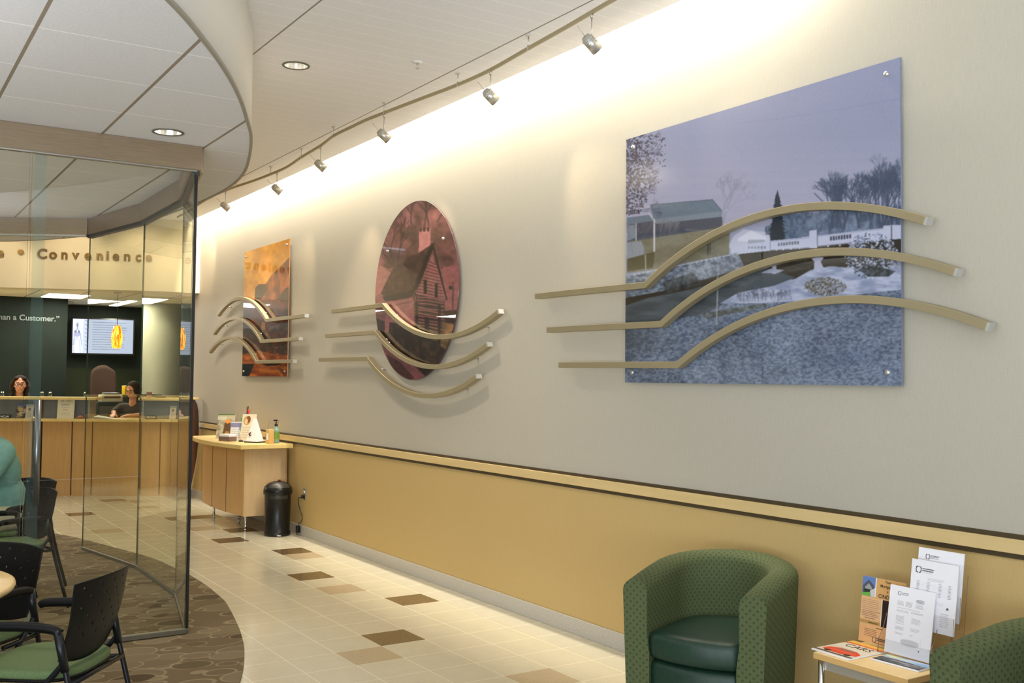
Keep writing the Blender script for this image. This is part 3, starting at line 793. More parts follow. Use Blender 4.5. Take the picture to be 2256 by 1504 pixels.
def paint_mortgage():
    p = Paint(0, 0, 216, 279, 2.0, (204, 158, 98))
    p.rect(0, 0, 70, 84, (96, 122, 176)); p.rect(66, 0, 72, 84, (220, 216, 210))
    p.poly([(4, 40), (30, 14), (58, 34), (62, 72), (4, 74)], (80, 84, 92)); p.poly([(14, 46), (32, 28), (50, 46), (50, 70), (14, 70)], (150, 152, 150))
    p.rect(10, 54, 44, 72, (44, 52, 44)); p.poly([(0, 72), (40, 66), (44, 84), (0, 84)], (96, 168, 74)); p.poly([(40, 60), (66, 44), (66, 84), (46, 84)], (196, 192, 190))
    p.rect(0, 88, 106, 184, (214, 172, 128)); p.text_lines(8, 98, 90, 6, 8, 2.4, (120, 96, 70), .6, 0, 1); p.text_lines(8, 146, 90, 4, 7, 2.6, (80, 62, 44), .7, 0, 2); p.text_lines(24, 176, 60, 1, 6, 2.4, (60, 48, 36), .8, 0, 3)
    p.rect(104, 86, 108, 200, (226, 214, 196)); p.rect(108, 88, 216, 202, (48, 34, 24)); p.dot(164, 150, 26, 46, (26, 28, 28)); p.dot(164, 128, 15, 19, (158, 112, 86))
    p.rect(0, 186, 104, 200, (176, 140, 84)); p.text_lines(44, 194, 54, 1, 6, 4, (70, 52, 34), .8, 0, 4)
    p.rect(0, 202, 216, 279, (214, 166, 116)); p.text_lines(28, 222, 64, 5, 7, 2.2, (96, 72, 50), .7, 0, 5); p.text_lines(86, 212, 34, 1, 6, 3, (50, 38, 28), .8, 0, 6)
    for sx in (-1, 1): p.line([(80+sx*3, 250), (80+sx*8, 253), (80+sx*9, 261), (80+sx*8, 269), (80+sx*3, 272)], 3.2, (52, 84, 56))
    p.text_lines(94, 254, 60, 2, 7, 5, (58, 56, 44), .8, 0, 7); p.text_lines(80, 274, 60, 1, 6, 3, (58, 56, 44), .7, 0, 8)
    return p

def paint_cars():
    p = Paint(0, 0, 206, 270, 1.6, (206, 198, 178))
    p.rect(0, 0, 206, 40, (214, 166, 76)); p.rect(0, 40, 206, 54, (196, 66, 40)); p.line([(10, 34), (200, 34)], 5, (182, 120, 50))
    p.rect(0, 54, 206, 270, (204, 196, 176)); p.line([(0, 62), (206, 62)], 3, (90, 84, 76)); p.text_lines(20, 52, 150, 1, 6, 4, (236, 226, 206), .8, 0, 2)
    p.poly([(18, 176), (60, 150), (150, 150), (192, 176), (198, 214), (150, 232), (40, 232), (14, 214)], (206, 64, 38))
    p.poly([(56, 172), (72, 156), (140, 156), (160, 174)], (120, 110, 96)); p.line([(30, 200), (180, 200)], 4, (236, 132, 92)); p.line([(40, 186), (172, 184)], 3, (232, 116, 80)); p.dot(52, 226, 17, 13, (50, 40, 36)); p.dot(160, 226, 17, 13, (50, 40, 36))
    p.rect(0, 240, 206, 258, (84, 76, 68)); p.rect(0, 258, 206, 270, (210, 204, 194)); p.text_lines(20, 140, 120, 1, 5, 3, (80, 76, 70), .6, 0, 3)
    return p

def paint_coast():
    p = Paint(0, 0, 206, 270, 1.2, (120, 140, 164))
    p.rect(0, 0, 206, 120, (120, 160, 200)); p.noise([(0, 0), (206, 0), (206, 130), (0, 130)], ((104, 146, 192), (198, 206, 212)), 60, 24, .8, 3)
    p.noise([(0, 100), (206, 120), (206, 270), (0, 270)], ((52, 54, 62), (136, 134, 132)), 40, 30, .95, 4)
    p.dot(36, 40, 56, 44, (206, 204, 120), .9, .8); p.dot(90, 70, 60, 30, (206, 180, 150), .8, .8); p.rect(0, 235, 206, 270, (44, 44, 50), .8)
    p.line([(120, 30), (200, 40)], 5, (80, 120, 176)); p.text_lines(60, 150, 130, 2, 16, 8, (196, 200, 200), .7, 0, 2)
    return p

def paint_tv():
    p = Paint(0, 0, 128, 78, 4, (172, 180, 214))
    p.rect(0, 0, 22, 78, (196, 200, 226)); p.rect(0, 0, 1.4, 78, (190, 196, 232))
    g = (72, 74, 100)
    p.line([(10, 8), (9, 24), (4, 34), (2, 60)], .9, g, .8); p.line([(10, 8), (11, 24), (16, 34), (20, 62)], .9, g, .8)
    p.dot(9.5, 14, 2.4, 4, (96, 98, 130), .8); p.dot(6, 30, 2.6, 4, g, .7); p.dot(13, 30, 2.4, 4, g, .7); p.dot(9, 36, 7, 5, (150, 152, 184), .9)
    p.dot(9, 60, 6.5, 18, (206, 208, 230)); p.line([(3, 78), (4, 52), (9, 43), (15, 52), (17, 78)], .8, (110, 112, 146), .8)
    for i in range(24): p.line([(26+(i % 3)*3, 3+i*3.1), (30+(i % 2)*3, 4.5+i*3.1)], 1.3, (88, 92, 126), .8)
    for i in range(12): p.text_lines(42, 7+i*5.6, 72, 1, 5, 1.5, (104, 110, 150), .75, .004, 20+i)
    return p

# ------------------------------------------------------------------ setting
XW = 3.957; ZC = 3.752; ZS = 3.109; ZT = 2.80
def struct(mb, name, mats, **k):
    o = mb.build(name, mats, **k); o['kind'] = 'structure'; return o

def hole(o, x, y, z, r=.0805, d=.092):
    """cut the round hole of a recessed lamp"""
    c = MB().cyl((x, y, z-.02), (x, y, z+d), r, n=48).build('cutter', M['can'])
    md = o.modifiers.new('b', 'BOOLEAN'); md.object = c; md.operation = 'DIFFERENCE'; md.solver = 'EXACT'
    me = bpy.data.meshes.new_from_object(o.evaluated_get(bpy.context.evaluated_depsgraph_get()))
    o.modifiers.clear(); o.data = me; bpy.data.objects.remove(c)

def shell():
    dark = {(9, 25), (10, 21), (8, 18), (10, 29), (9, 32), (10, 34), (10, 38), (9, 38), (8, 45), (6, 41), (10, 47), (11, 37), (7, 12), (9, 9), (6, 6), (4, 44), (2, 42)}
    grey = {(9, 23), (7, 17), (10, 28), (9, 35), (9, 44), (6, 36), (9, 14), (6, 10), (3, 41)}
    # floor as one field of tiles
    i0, i1, j0, j1 = -18, 20, -14, 62
    xs = [TILE*(i+OX) for i in range(i0, i1+1)]; ys = [TILE*(j+OY) for j in range(j0, j1+1)]
    mb = MB(); n = len(ys)
    mb.v = [(x, y, 0.0) for x in xs for y in ys]
    for i in range(i1-i0):
        for j in range(j1-j0):
            mb.f.append((i*n+j, (i+1)*n+j, (i+1)*n+j+1, i*n+j+1)); mb.sm.append(False)
            k = (i+i0, j+j0); mb.m.append(1 if k in dark else 2 if k in grey else 0)
    nb = len(mb.v); a, b, c, d = xs[0], xs[-1], ys[0], ys[-1]
    mb.add([(a, c, -.15), (b, c, -.15), (b, d, -.15), (a, d, -.15)], [(0, 3, 2, 1)])
    struct(mb, 'floor', [M['tile'], M['tile_dark'], M['tile_grey']], merge=False)
    # carpet
    edge = smooth_curve([(-.4, 2.6, 0), (.2, 3.15, 0), (.75, 3.75, 0), (1.2, 4.36, 0), (1.53, 4.9, 0), (1.786, 5.386, 0), (1.994, 5.941, 0), (2.119, 6.392, 0), (2.189, 6.704, 0), (2.255, 7.027, 0), (2.315, 7.358, 0), (2.34, 7.65, 0), (2.363, 8.0, 0), (2.367, 8.456, 0), (2.345, 8.774, 0), (2.315, 9.258, 0), (2.239, 9.702, 0), (2.101, 10.271, 0), (1.962, 10.852, 0), (1.782, 11.36, 0), (1.45, 12.0, 0), (.9, 12.6, 0), (.1, 13.1, 0), (-1.2, 13.4, 0)], 5)
    pts = [(p.x, p.y) for p in edge]+[(-5, 13.5), (-5, 2.2), (-1.6, 2.15)]
    struct(MB().prism(pts, 0.0005, .010), 'floor_carpet', M['carpet'])
    # right wall: grey above, yellow below the rail
    mb = MB()
    y0, y1 = -4.2, 14.35
    mb.box((XW, y0, 0), (XW+.2, y1, .985), 1); mb.box((XW, y0, .985), (XW+.2, y1, 4.25), 0)
    struct(mb, 'wall_right', [M['wall_up'], M['wall_low']])
    b = MB().box((XW-.012, y0, 0), (XW-.0005, y1, .104)); struct(b, 'baseboard_right', M['base_tile'], bevel=.003)
    r = struct(MB().box((XW-.010, y0, .934), (XW-.0005, y1, 1.033)), 'trim_1', M['rail_dark'])
    MB().box((XW-.024, y0, .956), (XW-.0101, y1, 1.014)).build('rail_strip', M['rail_light'], r, bevel=.002)
    # upper ceiling and the cove over the wall
    XE = 3.808
    mb = MB().box((-5.2, -4.2, ZC), (XE, 14.8, ZC+.10)); hole(struct(mb, 'ceiling', M['ceil_up']), 2.467, 6.519, ZC)
    mb = MB().box((XE-.35, -4.2, 4.20), (XW, 14.35, 4.25)).box((XE-.40, -4.2, ZC+.1001), (XE-.35, 14.35, 4.25))
    struct(mb, 'ceiling_cove', M['paint'])
    # round-edged soffit
    se = smooth_curve([(-5, 1.75, 0), (-2.4, 1.95, 0), (-1.0, 2.35, 0), (-.1, 2.9, 0), (.5, 3.38, 0), (.996, 4.03, 0), (1.27, 4.465, 0), (1.50, 4.88, 0), (1.69, 5.275, 0), (1.853, 5.66, 0), (2.007, 6.043, 0), (2.167, 6.545, 0), (2.31, 7.071, 0), (2.391, 7.526, 0), (2.425, 7.96, 0), (2.428, 8.332, 0), (2.415, 8.7, 0), (2.38, 9.3, 0), (2.32, 10.0, 0), (2.2, 10.8, 0), (2.06, 11.35, 0), (1.75, 11.95, 0), (1.335, 12.46, 0), (.5, 13.05, 0), (-.8, 13.4, 0), (-5, 13.6, 0)], 6)
    pts = [(p.x, p.y) for p in se]
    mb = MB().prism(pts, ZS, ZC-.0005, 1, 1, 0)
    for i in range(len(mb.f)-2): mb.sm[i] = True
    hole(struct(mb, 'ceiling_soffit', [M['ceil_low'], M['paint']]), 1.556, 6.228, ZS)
    tr = MB(); line = [(p.x, p.y, ZS+.004) for p in se]
    tr.sweep(line, .0095, .008, (0, 0, 1), None); struct(tr, 'trim_2', M['edge_trim'])
    # walls out of view that close the room
    mb = MB()
    mb.box((-5.2, 1.9, 0), (-5.0, 18.2, 4.2)).box((-5.2, -4.2, 0), (-5.0, -3.6, 4.2)).box((-5.2, -3.6, 0), (-5.0, 1.9, .35)).box((-5.2, -3.6, 3.1), (-5.0, 1.9, 4.2)); struct(mb, 'wall_left', M['paint_warm'])
    mb = MB()   # back wall and left wall with wide shop windows
    mb.box((-5.0, -4.4, 0), (XW, -4.2, .35)).box((-5.0, -4.4, 3.1), (XW, -4.2, 4.25)).box((-5, -4.4, .35), (-4.6, -4.2, 3.1)).box((.1, -4.4, .35), (XW, -4.2, 3.1))
    struct(mb, 'wall_back', mat('brown lobby panelling', srgb(92, 80, 64), .6))
    w = MB()
    for x in (-4.6, -3.0, -1.5, .04): w.box((x, -4.36, .35), (x+.06, -4.24, 3.1))
    w.box((-4.6, -4.36, .35), (.1, -4.24, .41)).box((-4.6, -4.36, 3.04), (.1, -4.24, 3.1))
    w = struct(w, 'window_1', M['bronze'])
    w = MB()
    for y in (-3.6, -1.8, 0.0, 1.84): w.box((-5.16, y, .35), (-5.04, y+.06, 3.1))
    w.box((-5.16, -3.6, .35), (-5.04, 1.9, .41)).box((-5.16, -3.6, 3.04), (-5.04, 1.9, 3.1))
    w = struct(w, 'window_2', M['bronze'])
    # teller hall
    bk = [(XW, 14.0), (3.6, 14.0), (3.27, 14.06), (2.9, 14.19), (2.5, 14.37), (2.05, 14.57), (1.59, 14.75), (1.1, 14.89), (.5, 15.0), (-.6, 15.1), (-5, 15.1)]
    cv = smooth_curve([(x, y, 0) for x, y in bk], 5)
    pts = [(p.x, p.y) for p in cv]+[(-5, 15.4)]+[(p.x, p.y+.28) for p in reversed(cv)]
    mb = MB().prism(pts, 2.775, ZC-.0005, 0); struct(mb, 'wall_bulkhead', M['paint_warm'])
    pts = [(p.x, p.y+.28) for p in cv]+[(-5, 18), (6.2, 18), (6.2, 14.35), (XW, 14.35)]
    pts = pts[::-1]
    struct(MB().prism(pts, ZT, ZT+.08), 'ceiling_teller', M['ceil_tel'])
    mb = MB().box((XW+.2, 14.15, 0), (6.2, 14.35, 4.2)); struct(mb, 'wall_inner', M['paint_warm'])
    mb = MB().box((6.2, 14.35, 0), (6.4, 18.2, 3)); struct(mb, 'wall_side', M['green_wall'])
    mb = MB().box((-5, 18.0, .0), (6.2, 18.2, 1.75), 1).box((-5, 18.0, 1.75), (6.2, 18.2, 2.8), 0); struct(mb, 'wall_far', [M['green_wall'], M['olive_wall']])
    # lettered wall standing forward at the left
    mb = MB().box((-5, 16.7, 0), (2.74, 16.8, ZT-.001), 0)
    struct(mb, 'wall_teller', M['green_wall'])
    mb = MB(); mb.lathe([(.31, 0), (.31, ZT-.001)], 40, (4.18, 16.75, 0)); struct(mb, 'column', mat('beige column paint', srgb(176, 170, 146), .6), merge=False)
    # white corner bead where the bulkhead meets the wall
    struct(MB().box((XW-.03, 13.96, 2.775), (XW-.0005, 14.0, ZC-.001)), 'trim_3', M['paint'])

shell()

# ------------------------------------------------------------------ glass office
def wall_seg(a, b, th, z0, z1, mb, mi=0, edge_mi=None):
    a, b = Vector((a[0], a[1], 0)), Vector((b[0], b[1], 0))
    t = (b-a).normalized(); n = Vector((-t.y, t.x, 0))*th/2
    vs = [a+n, a-n, b-n, b+n]
    lo = [(p.x, p.y, z0) for p in vs]; hi = [(p.x, p.y, z1) for p in vs]
    e = mi if edge_mi is None else edge_mi
    mb.add(lo+hi, [(0, 1, 2, 3)[::-1], (4, 5, 6, 7), (0, 1, 5, 4), (2, 3, 7, 6)], e)
    mb.add(lo+hi, [(1, 2, 6, 5), (3, 0, 4, 7)], mi)

def glass_office():
    G = [M['glass'], M['glass_edge']]; GF = [M['glass_front'], M['glass_edge']]
    YF = 6.545
    f = thing('glass_partition', 'straight glass office front below a long bronze header', 'glass partition', (-.8, YF, .01))
    MB().box((-4.5, YF-.045, 2.955), (1.845, YF+.055, ZS-.0005)).build('header', M['bronze'], f, True, bevel=.003)
    MB().box((-4.5, YF-.02, 2.948), (1.82, YF+.02, 2.9549)).build('header_channel', M['silver'], f, True)
    for a, b in ((-4.4, -2.9), (-2.89, -1.3), (-1.29, .845)):
        p = MB(); wall_seg((a, YF), (b, YF), .012, .045, 2.948, p, 0, 1); p.build('glass_pane', GF, f, True)
    MB().box((-4.5, YF-.02, .0101), (.845, YF+.02, .040)).build('floor_track', M['track_metal'], f, True, bevel=.003)
    d = thing('glass_door', 'frameless glass door with long steel pull at the office corner', 'door', (1.34, YF, .01))
    p = MB(); wall_seg((.858, YF), (1.805, YF), .012, .044, 2.944, p, 0, 1); p.build('glass_pane', GF, d, True)
    MB().box((.862, YF-.018, .014), (1.815, YF+.018, .045)).build('bottom_rail', M['track_metal'], d, True, bevel=.003)
    MB().box((.872, YF+.0065, .045), (.938, YF+.0145, 2.944)).build('glass_veil', M['veil'], d, True)  # added strip that draws the reflection veil beside the door edge
    h = MB().tube([(.915, YF-.075, 1.49), (.915, YF-.075, .88)], .017, 14).build('pull_handle', M['pull_steel'], d, True)
    for z in (1.44, .95):
        m = MB().cyl((.915, YF-.06, z), (.915, YF-.006, z), .011); o = m.build('handle_standoff', M['chrome'], None)
        o.parent = h; o.location = -Vector(d.location); o.location = (0, 0, 0); o.matrix_parent_inverse = Matrix.Translation(-Vector(d.location))
    # curved back screen: facets P0..P3
    P = [(1.822, 6.56), (2.053, 7.69), (2.064, 8.966), (1.850, 10.188)]
    c = thing('glass_partition', 'faceted curving glass screen receding from the office corner to the doorway', 'glass partition', (2.0, 8.4, .01))
    for a, b in zip(P[:-1], P[1:]):
        A, B = Vector(a), Vector(b); t = (B-A).normalized()*.004
        p = MB(); wall_seg(A+t, B-t, .012, .04, 2.95, p, 0, 1); p.build('glass_pane', G, c, True)
    MB().box((1.812, 6.535, .045), (1.827, 6.556, 2.9285)).build('corner_seal', M['gasket'], c, True)
    for a, b in zip(P[:-1], P[1:]):
        A, B = Vector(a), Vector(b); t = (B-A).normalized()*.001
        p = MB(); wall_seg(A+t, B-t, .09, 2.955, ZS-.0005, p); p.build('header', M['bronze'], c, True)
        p = MB(); wall_seg(A+t, B-t, .05, 2.93, 2.9549, p); p.build('header_channel', M['steel_dark'], c, True)
        p = MB(); wall_seg(A+t, B-t, .022, .0101, .032, p); p.build('floor_track', M['track_metal'], c, True)
    # far header over the doorway
    k = thing('door_header', 'far bronze header spanning the office doorway toward the tellers', 'door header', (.5, 10.6, 2.96))
    p = MB(); wall_seg((1.835, 10.16), (-1.6, 12.2), .10, 2.955, ZS-.0005, p); p.build('beam', M['bronze'], k, True)
    p = MB(); wall_seg((1.82, 10.17), (-1.6, 12.2), .05, 2.94, 2.9549, p); p.build('channel', M['silver'], k, True)
glass_office()

# ------------------------------------------------------------------ ceiling lamps
def downlight(loc, label, r=.085):
    t = thing('recessed_downlight', label, 'ceiling light', loc, 0, 'recessed round downlights')
    MB().lathe([(r*1.10, -.0012), (r*1.10, -.005), (r*.94, -.007), (r*.92, -.0012)], 40).build('trim_ring', M['track_metal'], t, merge=False)
    # the can stands in a round hole cut through the tile
    MB().lathe([(r*.93, -.004), (r*.90, .02), (r*.80, .05), (r*.62, .075), (r*.40, .088)], 40).build('reflector', M['can'], t, merge=False)
    m = MB(); m.lathe([(r*.40, .087), (0.0001, .087)], 40); m.build('lamp_lens', M['lens'], t, merge=False)
    return t
downlight((2.467, 6.519, ZC), 'round recessed downlight in the high ceiling near the curved track')
downlight((1.556, 6.228, ZS), 'round recessed downlight in the low soffit in front of the glass office')

def track():
    zt = ZC-.078
    raw = [(3.24, 3.2), (3.33, 3.8), (3.362, 4.21), (3.38, 4.42), (3.405, 4.70), (3.434, 5.12), (3.472, 5.63), (3.465, 6.04), (3.418, 6.53), (3.372, 7.02), (3.35, 7.29), (3.346, 7.58), (3.348, 7.94), (3.396, 8.34), (3.431, 8.87), (3.48, 9.39), (3.472, 9.82), (3.443, 10.25), (3.394, 10.71), (3.364, 11.2), (3.368, 11.62), (3.39, 12.04), (3.43, 12.6), (3.44, 13.2)]
    path = smooth_curve([(x, y, zt) for x, y in raw], 5)
    t = thing('track_rail', 'wavy bronze monorail track hung below the high ceiling', 'light track', (3.4, 8.0, zt))
    MB().sweep(path, .006, .011, (0, 0, 1), None).build('rail', M['champagne'], t, True)
    def at(y):
        for a, b in zip(path[:-1], path[1:]):
            if a.y <= y <= b.y: return a.lerp(b, (y-a.y)/(b.y-a.y))
        return path[-1]
    for y in (4.10, 5.13, 6.05, 7.02, 7.95, 8.89, 9.82, 10.68, 11.6):
        p = at(y); m = MB().cyl((p.x, p.y, zt+.012), (p.x, p.y, ZC-.004), .004, n=8).cyl((p.x, p.y, ZC-.006), (p.x, p.y, ZC-.0005), .018, n=16).cyl((p.x, p.y, zt-.014), (p.x, p.y, zt+.016), .009, n=10)
        m.build('standoff', M['silver'], t, True)
    labels = ['grey track spotlight nearest the camera, above the winter bridge picture', 'grey track spotlight second from the near end of the wavy rail', 'grey track spotlight third from the near end of the wavy rail',
              'grey track spotlight above the oval cabin picture', 'grey track spotlight fifth from the near end of the wavy rail', 'grey track spotlight farthest along the rail, above the glass screen']
    tgt = [(3.95, 3.4, 2.6), (3.95, 4.9, 2.5), (3.95, 7.3, 2.4), (3.95, 8.6, 2.3), (3.95, 10.4, 2.4), (3.95, 11.4, 2.3)]
    proto = None
    for i, (y, hz) in enumerate(((4.42, .160), (5.63, .165), (7.02, .168), (8.34, .165), (9.66, .162), (10.98, .15))):
        p = at(y)
        d = Vector((.80, -.05, -.60)).normalized()
        if proto is None:
            h = thing('track_spotlight', labels[i], 'spotlight', (p.x, p.y, zt-.0115), 0, 'spotlights on the wavy track')
            MB().cyl((0, 0, -.002), (0, 0, -.15), .004, n=8).cyl((0, 0, 0), (0, 0, -.022), .010, n=12).build('stem', M['silver'], h)
            c = Vector((.0, 0, -.165))
            m = MB().cyl(c-d*.035, c+d*.05, .033, .036, 24).cyl(c-d*.055, c-d*.035, .022, .033, 24)
            for k in range(3): m.cyl(c-d*(.012+.012*k), c-d*(.008+.012*k), .0355, .0355, 24)
            hs = m.build('lamp_housing', M['silver'], h)
            MB().cyl(c-d*.055, c-d*.12+Vector((0, 0, .012)), .0022, n=6).build('aiming_rod', M['silver'], h)
            MB().cyl(c+d*.0505, c+d*.0515, .030, n=24).build('lamp_lens', M['lens'], hs)
            proto = h
        else:
            h = copy_tree(proto); h.location = (p.x, p.y, zt-.0115); h['label'] = labels[i]
        L = bpy.data.lights.new('track_lamp', 'SPOT'); L.energy = (10 if i == 0 else 26); L.color = (1, .74, .46); L.spot_size = math.radians(58); L.spot_blend = .8; L.shadow_soft_size = .03
        lo = bpy.data.objects.new('track_lamp', L); COL.objects.link(lo)
        q = Vector((p.x, p.y, zt-.0115-.165))+d*.06
        lo.location = q; lo.rotation_euler = (Vector(tgt[i])-q).to_track_quat('-Z', 'Y').to_euler()
    return t
track()
s = thing('ceiling_sprinkler', 'small white fire sprinkler in the high ceiling beside the track', 'sprinkler', (3.11, 5.976, ZC))
MB().lathe([(.0001, -.0005), (.032, -.0005), (.032, -.005), (.010, -.009), (.0001, -.009)], 24).build('escutcheon', M['paint'], s, merge=False)
MB().cyl((0, 0, -.009), (0, 0, -.045), .006, n=10).cyl((0, 0, -.045), (0, 0, -.048), .014, n=12).build('nozzle', M['silver'], s)

# ------------------------------------------------------------------ pictures on the right wall
GLOSS = print_material('glossy print', .3, spec=.2)
GLOSS.node_tree.nodes['Principled BSDF'].inputs['Coat Weight'].default_value = 1.0
GLOSS.node_tree.nodes['Principled BSDF'].inputs['Coat Roughness'].default_value = .008
def pictures():
    xb, xf = XW-.036, XW-.0265   # acrylic panel stands off the wall
    def screws(root, pts):
        for y, z in pts:
            MB().cyl((XW-.0005, y, z), (xb-.009, y, z), .011, n=16).lathe([(.0001, .005), (.008, .004), (.012, 0)], 16, (0, 0, 0), M=Matrix.Translation((xb-.009, y, z)) @ Matrix.Rotation(-PI/2, 4, 'Y')).build('standoff_screw', M['silver'], root, True)
    # winter river
    r = thing('photo_panel', 'large rectangular blue winter print of a bridge over a river', 'picture', (xf, 3.80, 1.624), 0, 'acrylic prints on the grey wall')
    yl, yr, zb, zt = 4.773, 2.843, 1.624, 3.105
    MB().box((xb, yr, zb), (xf, yl, zt)).build('acrylic_panel', mat('blue acrylic edge', srgb(120, 132, 160), .1), r, True)
    Hm = homography([(0, 0), (1, 0), (1, 1), (0, 1)], [(1387, 843), (1998, 850), (1994, 135), (1390, 303)])
    def uv(u, v):
        q = Hm @ np.stack([u, v, np.ones_like(u)]); return q[0]/q[2], q[1]/q[2]
    print_mesh('print', paint_river(), (xb-.0006-xf, yl-3.80, 0), (0, yr-yl, 0), (0, 0, zt-zb), 520, 470, uv, GLOSS, r)
    screws(r, [(yl-.07, zb+.06), (yr+.07, zb+.06), (yl-.07, zt-.06), (yr+.07, zt-.06)])
    # round cabin print
    c = (7.545, 2.372); R = .748
    r = thing('photo_panel', 'round rose tinted print of a log cabin', 'picture', (xf, c[0], c[1]), 0, 'acrylic prints on the grey wall')
    MB().cyl((xb, c[0], c[1]), (xf, c[0], c[1]), R, n=96).build('acrylic_panel', mat('dark rose acrylic edge', srgb(88, 56, 62), .1), r, True)
    Hm2 = homography([(.5, 0), (1, .5), (.5, 1), (0, .5)], [((922-690)*3.133, (837-420)*3.133), ((1016-690)*3.133, (600-420)*3.133), ((935-690)*3.133, (443-420)*3.133), ((834-690)*3.133, (640-420)*3.133)])
    def uv2(u, v):
        q = Hm2 @ np.stack([u, v, np.ones_like(u)]); return q[0]/q[2], q[1]/q[2]
    print_mesh('print', paint_cabin(), (xb-.0006-xf, R, -R), (0, -2*R, 0), (0, 0, 2*R), 150, 420, uv2, GLOSS, r, disc=True)
    screws(r, [(c[0]+.5, c[1]+.38), (c[0]-.5, c[1]+.38), (c[0]+.5, c[1]-.4), (c[0]-.5, c[1]-.4)])
    # small amber market print
    yl, yr, zb, zt = 11.965, 10.46, 1.643, 3.133
    r = thing('photo_panel', 'amber and brown rectangular print nearest the teller hall', 'picture', (xf, 11.21, zb), 0, 'acrylic prints on the grey wall')
    MB().box((xb, yr, zb), (xf, yl, zt)).build('acrylic_panel', mat('brown acrylic edge', srgb(150, 112, 80), .1), r, True)
    f = lambda x, y: (400+x/6.267, 480+y/6.267)
    corners = [((540-400)*6.267, (828-480)*6.267), ((640-400)*6.267, (830-480)*6.267), ((645-400)*6.267, (528-480)*6.267), ((545-400)*6.267, (555-480)*6.267)]
    Hm3 = homography([(0, 0), (1, 0), (1, 1), (0, 1)], corners)
    def uv3(u, v):
        q = Hm3 @ np.stack([u, v, np.ones_like(u)]); return q[0]/q[2], q[1]/q[2]
    print_mesh('print', paint_market(), (xb-.0006-xf, yl-11.21, 0), (0, yr-yl, 0), (0, 0, zt-zb), 150, 220, uv3, GLOSS, r)
    screws(r, [(yl-.07, zb+.06), (yr+.07, zb+.06), (yl-.07, zt-.06), (yr+.07, zt-.06)])

def arc3(a, b, c, n):
    """arc from a through b to c in a plane, points (y, z)"""
    (x1, y1), (x2, y2), (x3, y3) = a, b, c
    d = 2*(x1*(y2-y3)+x2*(y3-y1)+x3*(y1-y2))
    ux = ((x1*x1+y1*y1)*(y2-y3)+(x2*x2+y2*y2)*(y3-y1)+(x3*x3+y3*y3)*(y1-y2))/d
    uy = ((x1*x1+y1*y1)*(x3-x2)+(x2*x2+y2*y2)*(x1-x3)+(x3*x3+y3*y3)*(x2-x1))/d
    r = math.hypot(x1-ux, y1-uy)
    t = [math.atan2(y-uy, x-ux) for x, y in (a, b, c)]
    def unwrap(t0, t1):
        while t1-t0 > PI: t1 -= 2*PI
        while t1-t0 < -PI: t1 += 2*PI
        return t1
    t[1] = unwrap(t[0], t[1]); t[2] = unwrap(t[1], t[2])
    return [(ux+r*math.cos(t[0]+(t[2]-t[0])*i/n), uy+r*math.sin(t[0]+(t[2]-t[0])*i/n)) for i in range(n+1)]

def waves():
    xc = XW-.078
    def bar(path, label, group, capend):
        y0, z0 = path[0]
        r = thing('metal_wave_bar', label, 'wall sculpture', (xc, y0, z0), 0, group)
        pts = [(xc, y, z) for y, z in path]
        MB().sweep(pts, .0185, .023, (1, 0, 0), None).build('bar', M['champagne'], r, True, bevel=.0015)
        e, p = (pts[-1], pts[-2]) if capend else (pts[0], pts[1])
        e, p = Vector(e), Vector(p); d = (e-p).normalized()
        MB().sweep([e+d*.0003, e+d*.012], .0172, .0215, (1, 0, 0), None).build('end_cap', M['white_cap'], r, True)
        for f in (.16, .86):
            q = pts[int(f*(len(pts)-1))] if capend else pts[int(f*(len(pts)-1))]
            MB().cyl((xc+.0225, q[1], q[2]), (XW-.0005, q[1], q[2]), .008, n=10).build('wall_pin', M['silver'], r, True)
    pos = ['top', 'middle', 'bottom']
    for i in range(3):
        dy, dz = -.140*i, -.2335*i
        k = (4.520+dy, 2.193+dz); pts = [(5.655+dy, 2.200+dz), (5.2+dy, 2.198+dz)]+arc3(k, (3.262+dy, 2.482+dz), (2.68+dy, 2.338+dz), 40)
        bar(pts, pos[i]+' arched bronze bar crossing the blue winter print', 'wave bars over the winter print', True)
        dy, dz = .146*i, -.2320*i
        k = (8.02+dy, 2.272+dz); pts = [(9.14+dy, 2.275+dz), (8.6+dy, 2.274+dz)]+arc3(k, (6.95+dy, 1.962+dz), (6.123+dy, 2.118+dz), 40)
        bar(pts, pos[i]+' dipping bronze bar crossing the round cabin print', 'wave bars over the cabin print', True)
        dy, dz = .155*i, -.2310*i
        k = (10.99+dy, 2.268+dz); pts = [(9.83+dy, 2.266+dz), (10.4+dy, 2.267+dz)]+arc3(k, (11.86+dy, 2.568+dz), (12.80+dy, 2.414+dz), 40)
        bar(pts, pos[i]+' arched bronze bar crossing the amber print', 'wave bars over the amber print', False)
pictures(); waves()

